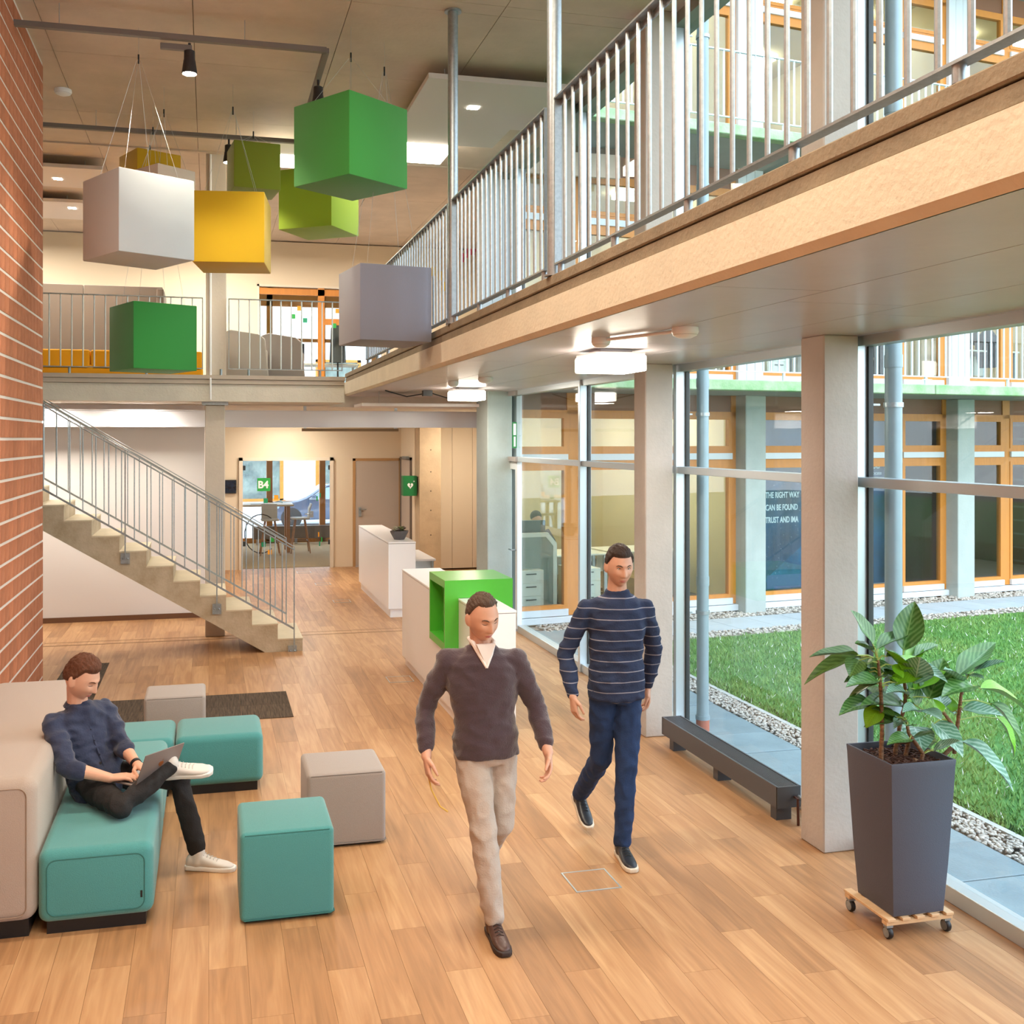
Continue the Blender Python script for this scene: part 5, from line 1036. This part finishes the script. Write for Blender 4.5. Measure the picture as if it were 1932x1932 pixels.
def hand(mb, w, d, n, side, curl=(.35,.4,.45,.5), thumb=.5, s=1.0, spread=.10):
    """w wrist, d towards the fingers, n back of the hand; side +1 puts the thumb on +(d x n)"""
    d = Vector(d).normalized(); n = Vector(n); n = (n-d*n.dot(d)).normalized(); t = d.cross(n)*side
    loft(mb, [(w-d*.01*s, t*.026*s, n*.020*s), (w+d*.02*s, t*.031*s, n*.018*s), (w+d*.055*s, t*.039*s, n*.0155*s), (w+d*.088*s, t*.040*s, n*.0125*s)], 18)
    for i, (off, L_) in enumerate(((.0315,.070),(.0105,.079),(-.0105,.073),(-.031,.057))):
        p = w+d*(.084+(.003 if i in (1,2) else -.003))*s+t*off*s; dd = (d+t*(off*spread*28*.1)).normalized(); ang = 0; pts = [p]
        for q, fr_ in enumerate((.45,.30,.25)):
            ang += curl[i]*(.9 if q == 0 else 1.1); v = dd*math.cos(ang)-n*math.sin(ang); p = p+v*L_*fr_*s; pts.append(p)
        limb(mb, pts, [.0092*s,.0084*s,.0078*s,.0066*s], 10)
    b = w+d*.022*s+t*.024*s-n*.004*s; v1 = (d*.62+t*.72-n*.25).normalized(); v2 = (d*(.85)+t*(.5-thumb)-n*.35).normalized()
    limb(mb, [b, b+v1*.040*s, b+v1*.040*s+v2*.030*s, b+v1*.040*s+v2*.054*s], [.014*s,.0115*s,.0095*s,.0075*s], 10)
def shoe(parent, ank, toe_dir, up, m_up, m_sole, L_=.285, laces=None, hi=0):
    """low shoe: sole, upper, laces as parts of the person"""
    d = Vector(toe_dir).normalized(); u = Vector(up); u = (u-d*u.dot(d)).normalized(); l = u.cross(d)
    h = ank-u*.085-d*.062   # heel centre on the ground
    def ringf(x, w, z0, z1): return (h+d*x+u*(z0+z1)/2, l*w, u*(z1-z0)/2)
    s_ = MB(); prof = [(-.012,.020),(0,.032),(.04,.036),(.10,.036),(.16,.043),(.21,.046),(.25,.038),(.27,.020)]
    poly = [(x*L_/.27, w) for x, w in prof]; ring_ = [h+d*x+l*w for x, w in poly]+[h+d*x-l*w for x, w in reversed(poly)]; n = len(ring_)
    s_.add(ring_+[p+u*.024 for p in ring_], [tuple(range(n)), tuple(range(2*n-1,n-1,-1))]+[(i,i+n,(i+1) % n+n,(i+1) % n) for i in range(n)]); so = s_.obj('shoe_sole', m_sole, parent, bevel=.004)
    up_ = MB(); k = L_/.27
    loft(up_, [ringf(-.006*k,.022,.016,.065),ringf(.012*k,.034,.012,.092+hi),ringf(.05*k,.036,.012,.100+hi),ringf(.085*k,.036,.012,.092),ringf(.12*k,.038,.012,.074),ringf(.17*k,.042,.012,.058),ringf(.215*k,.040,.012,.048),ringf(.245*k,.030,.012,.038),ringf(.258*k,.014,.014,.030)], 20)
    limb(up_, [ank-u*.04, ank+u*.02], [.042,.040])
    uo = link(skin_mesh(up_, 'shoe_upper', m_up, .006, 4), 'shoe_upper', parent)
    if laces:
        lc = MB()
        for i in range(5): x = .095+i*.018; z = .089-i*.0075; q = h+d*x*k+u*(z+.001); lc.tube([q-l*.020-u*.004, q+u*.004, q+l*.020-u*.004+d*.006], .0022, 6)
        lc.obj('shoelace', laces, parent)
SKIN = mat('skin', 'dcab92', .5, var=.08, vscale=18, bump=.05, bscale=250); SKINR = mat('skin_ruddy', 'd0a088', .5, var=.1, vscale=18); LIPS = mat('lips', 'b3655a', .45); BROWD = mat('lash_dark', '3a2a22', .7)
HAIRR = mat('hair_auburn', '6b3c22', .6, var=.45, vscale=60, stretch=(1,5,1), bump=.6, bscale=160); HAIRD = mat('hair_brown_dark', '3a2820', .6, var=.4, vscale=60, bump=.6, bscale=160); HAIRG = mat('hair_short_brown', '5a4436', .6, var=.4, vscale=60, bump=.6, bscale=160)

def person(name, lab, J, cfg):
    """J: joint positions in the world; builds one continuous body plus clothing, hair and shoes as its children"""
    P = {k: Vector(v) for k, v in J.items()}; o = V(P['root'].x, P['root'].y, 0); root = thing(name, lab, 'person', tuple(o))
    for k in P: P[k] = P[k]-o
    fr = frame(*J_head[name]); f, l, u = fr; hc = P['head']; sk = cfg['skin']; th = cfg.get('bulk', 1.0)
    cf = Vector(cfg['face_dir']).normalized(); sh = (P['shL']-P['shR']); shn = sh.normalized(); 
    # body under the clothes
    b = MB(); hs = cfg.get('hs', 1.0); head_shape(b, hc, fr, hs); nk = P['neck']; jaw = hc-u*.060-f*.020
    limb(b, [nk-V(0,0,.03), nk.lerp(jaw, .5), jaw], [.062,.056,.054])
    hp = (P['hipL']-P['hipR']).normalized(); up_t = (nk-P['pelvis']).normalized()
    def tr(c, w, d_, ax): 
        fw_ = up_t.cross(ax).normalized(); return (c, ax*w, fw_*d_)
    ax = lambda t: hp.lerp(shn, t).normalized()
    core = [(P['pelvis']-up_t*.06, .145, .10, 0), (P['pelvis']+up_t*.04, .15, .10, .1), (P['waist'], .135, .092, .4), (P['chest'], .155*th, .11, .8), (P['chest'].lerp(nk, .45), .140*th, .090, 1), (nk-V(0,0,.03), .06, .055, 1)]
    loft(b, [tr(c, w, d_, ax(t)) for c, w, d_, t in core])
    for s_ in 'LR':
        limb(b, [P['sh'+s_]-V(0,0,.01), P['sh'+s_].lerp(P['el'+s_], .45), P['el'+s_], P['el'+s_].lerp(P['wr'+s_], .3), P['wr'+s_]], [.042,.040,.035,.039,.0265])
        limb(b, [P['hip'+s_], P['hip'+s_].lerp(P['kn'+s_], .5), P['kn'+s_], P['kn'+s_].lerp(P['an'+s_], .35), P['an'+s_]], [.070,.060,.046,.043,.034])
        h = cfg['hand'+s_]; hand(b, P['wr'+s_], h[0], h[1], h[2], h[3])
    link(skin_mesh(b, 'body', sk, .0042, 3, .4), 'body', root)
    # top
    t = MB(); ease = cfg.get('ease', .016)
    rings = []
    for c, w, d_, tt in [(P['pelvis']-up_t*cfg.get('hem', .05), .155, .115, 0), (P['pelvis']+up_t*.03, .158, .115, .1), (P['waist'], .145, .108, .4), (P['chest'], .160*th, .115, .8), (P['chest'].lerp(nk, .45), .150*th, .10, 1), (P['chest'].lerp(nk, .72), .112*th, .080, 1), (P['chest'].lerp(nk, .88), .080, .068, 1), (nk+up_t*.002, .064, .062, 1)]:
        rings.append(tr(c, w+ease*(1.0 if w > .1 else .2), d_+ease*(1 if w > .1 else .2), ax(tt)))
    loft(t, rings)
    for s_ in 'LR':
        e = P['el'+s_]; w_ = P['wr'+s_]; sl = cfg['sleeve']
        pts = [P['chest'].lerp(nk, .50).lerp(P['sh'+s_], .55), P['sh'+s_], P['sh'+s_].lerp(e, .5), e]; rad = [.066,.060,.056,.051]
        if sl > 0: pts += [e.lerp(w_, sl*.5), e.lerp(w_, sl)]; rad += [.051,.047 if sl < .6 else .038]
        limb(t, pts, rad)
        if cfg.get('cuff'): q = e.lerp(w_, sl); dd = (w_-e).normalized(); limb(t, [q-dd*.03, q], [.0515,.0505])
    mt = skin_mesh(t, 'shirt', cfg['top_mat'], .0085, 5, .5, cfg.get('fold', .006), 9, (1,1,1.6), seed=cfg.get('seed', 0)); link(mt, cfg['top_name'], root)
    # trousers
    t = MB(); rings = [tr(P['pelvis']-up_t*.10, .135, .095, ax(0)), tr(P['pelvis']-up_t*.03, .162, .118, ax(0)), tr(P['pelvis']+up_t*.06, .155, .112, ax(.1)), tr(P['pelvis']+up_t*.10, .148, .104, ax(.1))]
    loft(t, rings); kf = cfg.get('leg', 1)
    for s_ in 'LR':
        a, k_, n_ = P['hip'+s_], P['kn'+s_], P['an'+s_]; en = k_.lerp(n_, cfg.get('hemleg', .93))
        limb(t, [a, a.lerp(k_, .5), k_, k_.lerp(n_, .4), en], [.090*kf,.083*kf,.068*kf,.063*kf,.054*kf])
    link(skin_mesh(t, 'trousers', cfg['leg_mat'], .0085, 5, .5, .009, 12, (1,1,.8), seed=3+cfg.get('seed', 0)), 'trousers', root)
    for s_ in 'LR': ft = cfg['foot'+s_]; shoe(root, P['an'+s_], ft[0], ft[1], cfg['shoe'], cfg['sole'], laces=cfg.get('lace'))
    hm = hair_shape(hc, fr, cfg['hl'], cfg['th'], hs, seed=cfg.get('seed', 0)); hm.obj('hair', cfg['hair'], root, angle=80)
    face_bits(hc, fr, root, cfg['hair'], LIPS, cfg.get('down', True), hs)
    return root, P, fr, o
J_head = {'seated_person': (math.radians(-30), math.radians(-24), math.radians(4)), 'walking_person': (math.radians(-76), math.radians(-16), math.radians(5)), 'striding_person': (math.radians(-93), math.radians(-8), 0)}
SHIRTN = mat('shirt_navy', '2a3350', .85, var=.2, vscale=5, bump=.3, bscale=90, sheen=.2); TRB = mat('trousers_black', '221f20', .9, bump=.25, bscale=120); SNW = mat('sneaker_white', 'd9d3ce', .5); SNS = mat('sneaker_sole', 'e6e2dd', .5); LACE = mat('lace_grey', 'b9b6b2', .8)
def hl_std(a, b, c):   # short back and sides: forehead and face left free
    if a > 0: lim = .50-.22*max(0, abs(b)-.35)-(.42 if abs(b) > .80 else 0)*1; lim = .50 if a > .42 else (.50-(.42-a)*1.35)
    else: lim = -.07+a*.42
    if a > .12 and c < .25: return -1
    return c-lim
cfg = dict(hs=1.05, skin=SKIN, face_dir=(.57,-.82,0), handR=((.93,.02,.04),(.1,-.1,1),-1,(.30,.34,.38,.42)), handL=((.62,-.72,-.12),(.1,.1,1),1,(.35,.4,.4,.45)), top_mat=SHIRTN, top_name='shirt', sleeve=.30, cuff=1, fold=.015, hem=.10,
    leg_mat=TRB, leg=.93, hemleg=.92, footL=((1,-.30,-.02),(0,0,1)), footR=((1,-.12,.06),(-.05,-.45,.88)), shoe=SNW, sole=SNS, lace=LACE, hair=HAIRR, hl=hl_std, th=lambda a,b,c: .010+.026*max(0,c-.45)+.012*max(0,a)*max(0,c), seed=1)
man, P, fr, o = person('seated_person', 'young man in navy shirt sitting on the teal sofa with a laptop', dict(root=(-.62,6.35,0), head=(-.715,6.335,1.115), neck=(-.745,6.395,.955), chest=(-.735,6.405,.80), waist=(-.675,6.385,.64), pelvis=(-.63,6.36,.525),
    shR=(-.868,6.29,.862), shL=(-.598,6.475,.888), elR=(-.765,6.105,.668), wrR=(-.535,6.045,.612), elL=(-.495,6.365,.700), wrL=(-.400,6.165,.640), hipR=(-.675,6.285,.515), hipL=(-.565,6.42,.52), knR=(-.465,5.90,.497), anR=(-.205,6.10,.645), knL=(-.165,6.215,.520), anL=(-.06,6.185,.088)), cfg)
# collar, placket, buttons, watch
cl = MB(); nk = P['neck']; f_ = V(.57,-.82,0); l_ = V(.82,.57,0)
for sd in (-1,1):
    pts = []
    for k in range(9): a_ = PI*(k/8)*.92; pts.append(nk+V(0,0,.022)+f_*(-math.cos(a_)*.062)+l_*sd*math.sin(a_)*.066+V(0,0,-.020*(k/8)))
    for k in range(8):
        a, b_ = pts[k], pts[k+1]; ox = (a-nk); ox.z = 0; ox.normalize(); oy = (b_-nk); oy.z = 0; oy.normalize(); h_ = .020+.012*(k/8)
        cl.add([a, b_, b_+oy*.016-V(0,0,h_), a+ox*.016-V(0,0,h_), a-ox*.003, b_-oy*.003, b_+oy*.010-V(0,0,h_), a+ox*.010-V(0,0,h_)], [(0,1,2,3),(7,6,5,4),(0,4,5,1),(3,2,6,7)])
cl.sm = True; cl.obj('collar', SHIRTN, man)
pk = MB(); pp = []
for k in range(8): t_ = k/7; c_ = nk.lerp(P['chest'],min(1,t_*2)) if t_ < .5 else P['chest'].lerp(P['pelvis'], t_*2-1); pp.append(c_+f_*(.070+.062*math.sin(min(1,t_*1.6)*PI/2)))
pk.tube(pp, [.006]*8, 6).obj('placket', SHIRTN, man)
for k in range(1,7): q = pp[k]; MB().ball(q+f_*.006, .0045, 8, 6).obj('button', mat('button_dark','1b1f2e',.4), man)
wv = (P['wrL']-P['elL']).normalized(); MB().tube([P['wrL']-wv*.022, P['wrL']-wv*.002], [.0315,.0305], 18).obj('wrist_watch', BLACK, man)
# laptop held on the crossed leg
lp = thing('laptop', 'open grey laptop resting on the crossed leg of the young man', 'laptop', (-.295,6.05,.590), math.atan2(.2,.191)); LAP = mat('laptop_grey', '8c7f7c', .4, .35)
MB().box(-.145,0,-.009,.145,.195,.0).obj('base', LAP, lp, bevel=.003); MB().box(-.13,.03,0,.13,.12,.0015).obj('keyboard', BLACK, lp); MB().box(-.045,.13,0,.045,.18,.001).obj('touchpad', mat('touchpad','a59b98',.3), lp)
sc_ = MB().box(-.145,-.006,0,.145,0,.195).obj('screen', LAP, lp, bevel=.003); sc_.rotation_euler = (math.radians(24),0,0)
dp = MB().box(-.138,0,.008,.138,.001,.188).obj('display', mat('laptop_display','20242c',.2), sc_)
ap = MB(); hpts = [(.016*math.sin(k*PI/12)*(1-.12*math.cos(k*PI/6)), .105+.017*math.cos(k*PI/12)-.004*abs(math.cos(k*PI/12))**6) for k in range(24)]
ap.prism(hpts, -.0075, -.006, 'y'); ap.prism([(.002,.124),(.009,.131),(.006,.124)], -.0075, -.006, 'y'); ap.obj('lid_emblem', mat('emblem_copper','a8653a',.3,.5), sc_)
# walking man in front
def stripes(n, base, line, per=.052, duty=.10, off=.0, alt=None):
    m = mat(n, base, .9, bump=.3, bscale=120); N = m.node_tree.nodes; L = m.node_tree.links; b = N['Principled BSDF']; tc = N.new('ShaderNodeTexCoord'); sp = N.new('ShaderNodeSeparateXYZ'); L.new(tc.outputs['Object'], sp.inputs[0])
    md = N.new('ShaderNodeMath'); md.operation = 'PINGPONG'; L.new(sp.outputs['Z'], md.inputs[0]); md.inputs[1].default_value = per/2; lt = N.new('ShaderNodeMath'); lt.operation = 'LESS_THAN'; L.new(md.outputs[0], lt.inputs[0]); lt.inputs[1].default_value = per*duty/2
    mx = N.new('ShaderNodeMix'); mx.data_type = 'RGBA'; L.new(lt.outputs[0], mx.inputs[0]); mx.inputs[6].default_value = (*hexc(base),1); mx.inputs[7].default_value = (*hexc(line),1); L.new(mx.outputs[2], b.inputs['Base Color']); return m
def hl_high(a, b, c):
    lim = .62 if a > .35 else (.62-(.35-a)*1.5 if a > 0 else .095+a*.45-.02)
    if a > .12 and c < .25: return -1
    return c-lim
SWM = mat('sweater_plum', '43343c', .95, bump=.35, bscale=140, sheen=.4); COLW = mat('collar_white', 'e4dcd8', .8)
cfg = dict(skin=SKINR, face_dir=(0,-1,0), handR=((.05,-.35,-.94),(-1,0,0),-1,(.35,.4,.45,.5)), handL=((-.1,-.5,-.86),(1,0,0),1,(.35,.4,.45,.5)), top_mat=SWM, top_name='sweater', sleeve=.82, fold=.010, hem=.07, ease=.014, bulk=1.10,
    leg_mat=mat('trousers_stone', 'b3a79d', .9, bump=.25, bscale=120), hemleg=.97, footR=((.0,-1,0),(0,0,1)), footL=((.0,-1,-.55),(0,-.5,.85)), shoe=mat('shoe_brown','4b3128',.4), sole=mat('sole_brown','2c1e1a',.6), lace=mat('lace_brown','2c1e1a',.8), hair=HAIRG, hl=hl_high, th=lambda a,b,c: .006+.008*max(0,c), seed=4, down=True)
m1, P, fr, o = person('walking_person', 'man in plum V-neck sweater and stone trousers walking past the counter', dict(root=(1.385,5.1,0), head=(1.355,5.085,1.592), neck=(1.365,5.15,1.44), chest=(1.372,5.165,1.26), waist=(1.385,5.165,1.08), pelvis=(1.395,5.17,.935),
    shR=(1.195,5.195,1.355), shL=(1.545,5.12,1.355), elR=(1.095,5.27,1.10), wrR=(1.075,5.14,.885), elL=(1.655,5.13,1.11), wrL=(1.665,4.96,.915), hipR=(1.315,5.175,.90), hipL=(1.475,5.185,.90), knR=(1.355,5.05,.495), anR=(1.39,5.0,.088), knL=(1.485,5.20,.49), anL=(1.49,5.56,.185)), cfg)
nk = P['neck']; v_ = MB()
for sd in (-1,1): v_.tube([nk+V(sd*.058,.03,.03), nk+V(sd*.056,-.045,.02), nk+V(sd*.030,-.083,-.035), nk+V(0,-.112,-.098)], [.011,.012,.011,.006], 8)
v_.obj('shirt_collar', COLW, m1); MB().prism([(-.050,.02),(.050,.02),(0,-.088)], -.012, .012, 'y').obj('shirt_front', COLW, m1).location = nk+V(0,-.092,.0)
MB().tube([P['wrR']+V(0,0,-.06), P['wrR']+V(.02,-.03,-.16), P['wrR']+V(.06,-.05,-.24), P['wrR']+V(.10,-.05,-.27)], .004, 8).obj('yellow_lanyard', mat('lanyard_yellow','d9b458',.6), m1)['label'] = 'yellow strap hanging from the hand'
# man in blue beside the column
STRI = stripes('sweater_striped', '23304e', '8f8f9c', .062, .09)
cfg = dict(skin=SKINR, face_dir=(0,-1,0), handR=((.02,-.2,-.97),(-1,-.1,0),-1,(.4,.45,.5,.55)), handL=((0,-.1,-.99),(1,-.1,0),1,(.4,.45,.5,.55)), top_mat=STRI, top_name='striped_jumper', sleeve=.90, fold=.009, hem=.08, ease=.014, bulk=1.0,
    leg_mat=mat('jeans_blue','1f3a66',.9,var=.35,vscale=5,bump=.3,bscale=150), hemleg=.97, leg=.95, footL=((-.1,-1,0),(0,0,1)), footR=((0,-1,-.5),(0,-.45,.88)), shoe=mat('shoe_navy','22262e',.35), sole=mat('sole_cream','d6cdbd',.6), lace=BLACK, hair=HAIRD, hl=hl_std, th=lambda a,b,c: .008+.012*max(0,c), seed=9, down=False)
m2, P, fr, o = person('striding_person', 'man in striped blue jumper and jeans walking beside the glass wall', dict(root=(2.39,5.8,0), head=(2.385,5.775,1.738), neck=(2.39,5.825,1.592), chest=(2.395,5.84,1.39), waist=(2.395,5.845,1.19), pelvis=(2.395,5.85,1.02),
    shR=(2.21,5.875,1.47), shL=(2.565,5.81,1.47), elR=(2.10,5.93,1.205), wrR=(2.095,5.78,.975), elL=(2.665,5.90,1.21), wrL=(2.655,5.98,.95), hipR=(2.315,5.86,.985), hipL=(2.475,5.85,.985), knR=(2.33,5.93,.55), anR=(2.325,6.28,.215), knL=(2.435,5.78,.54), anL=(2.395,5.755,.088)), cfg)
# ================================================================ ROOM LAMPS AND ADDED FILL
# warm light from the track spots, plus added ceiling area lamps as fill, without fittings
for (x, y, e) in ((-.2, 9.2, 90), (1.0, 9.7, 70), (.2, 12.1, 60), (.9, 12.4, 60)):
    lamp('track_spot_light', 'SPOT', (x, y, 5.62), e*.9, WARM, (0, 0, 0), spot_size=2.0, spot_blend=.6, shadow_soft_size=.06)
for (x, y) in ((-.4, 5.6), (1.0, 5.6), (-.4, 2.6), (1.0, 2.6), (-.4, -.5), (1.0, -.5)):
    lamp('ceiling_fill_light', 'AREA', (x, y, 5.9), 34, WARM, (0, 0, 0), shape='RECTANGLE', size=1.1, size_y=.12)
for (x, y, z, e) in ((2.78, 6.9, 2.95, 14), (3.1, 12.4, 2.95, 12), (2.8, 1.5, 2.95, 14), (1.6, 17.0, 2.9, 22), (4.5, 17.6, 2.9, 20), (-2.2, 14.15, 2.92, 22), (-.9, 14.15, 2.92, 12), (-4.2, 14.15, 2.92, 16), (1.4, 19.2, 2.9, 18)):
    lamp('soffit_and_fill_light', 'AREA', (x, y, z), e, NEUT, (0, 0, 0), shape='SQUARE', size=.36)  # corridor and cupboard lamps are added fill with no fittings
for (x, y) in ((-2.1, 15.6), (-2.2, 17.4), (1.6, 17.6), (3.4, 17.5), (-5, 15.5), (-3.4, 18.6), (0, 18.6)):  # those away from the acoustic panels are added to brighten wall and ceiling
    lamp('downlight', 'AREA', (x, y, 6.05), 42, NEUT, (0, 0, 0), shape='SQUARE', size=.2)
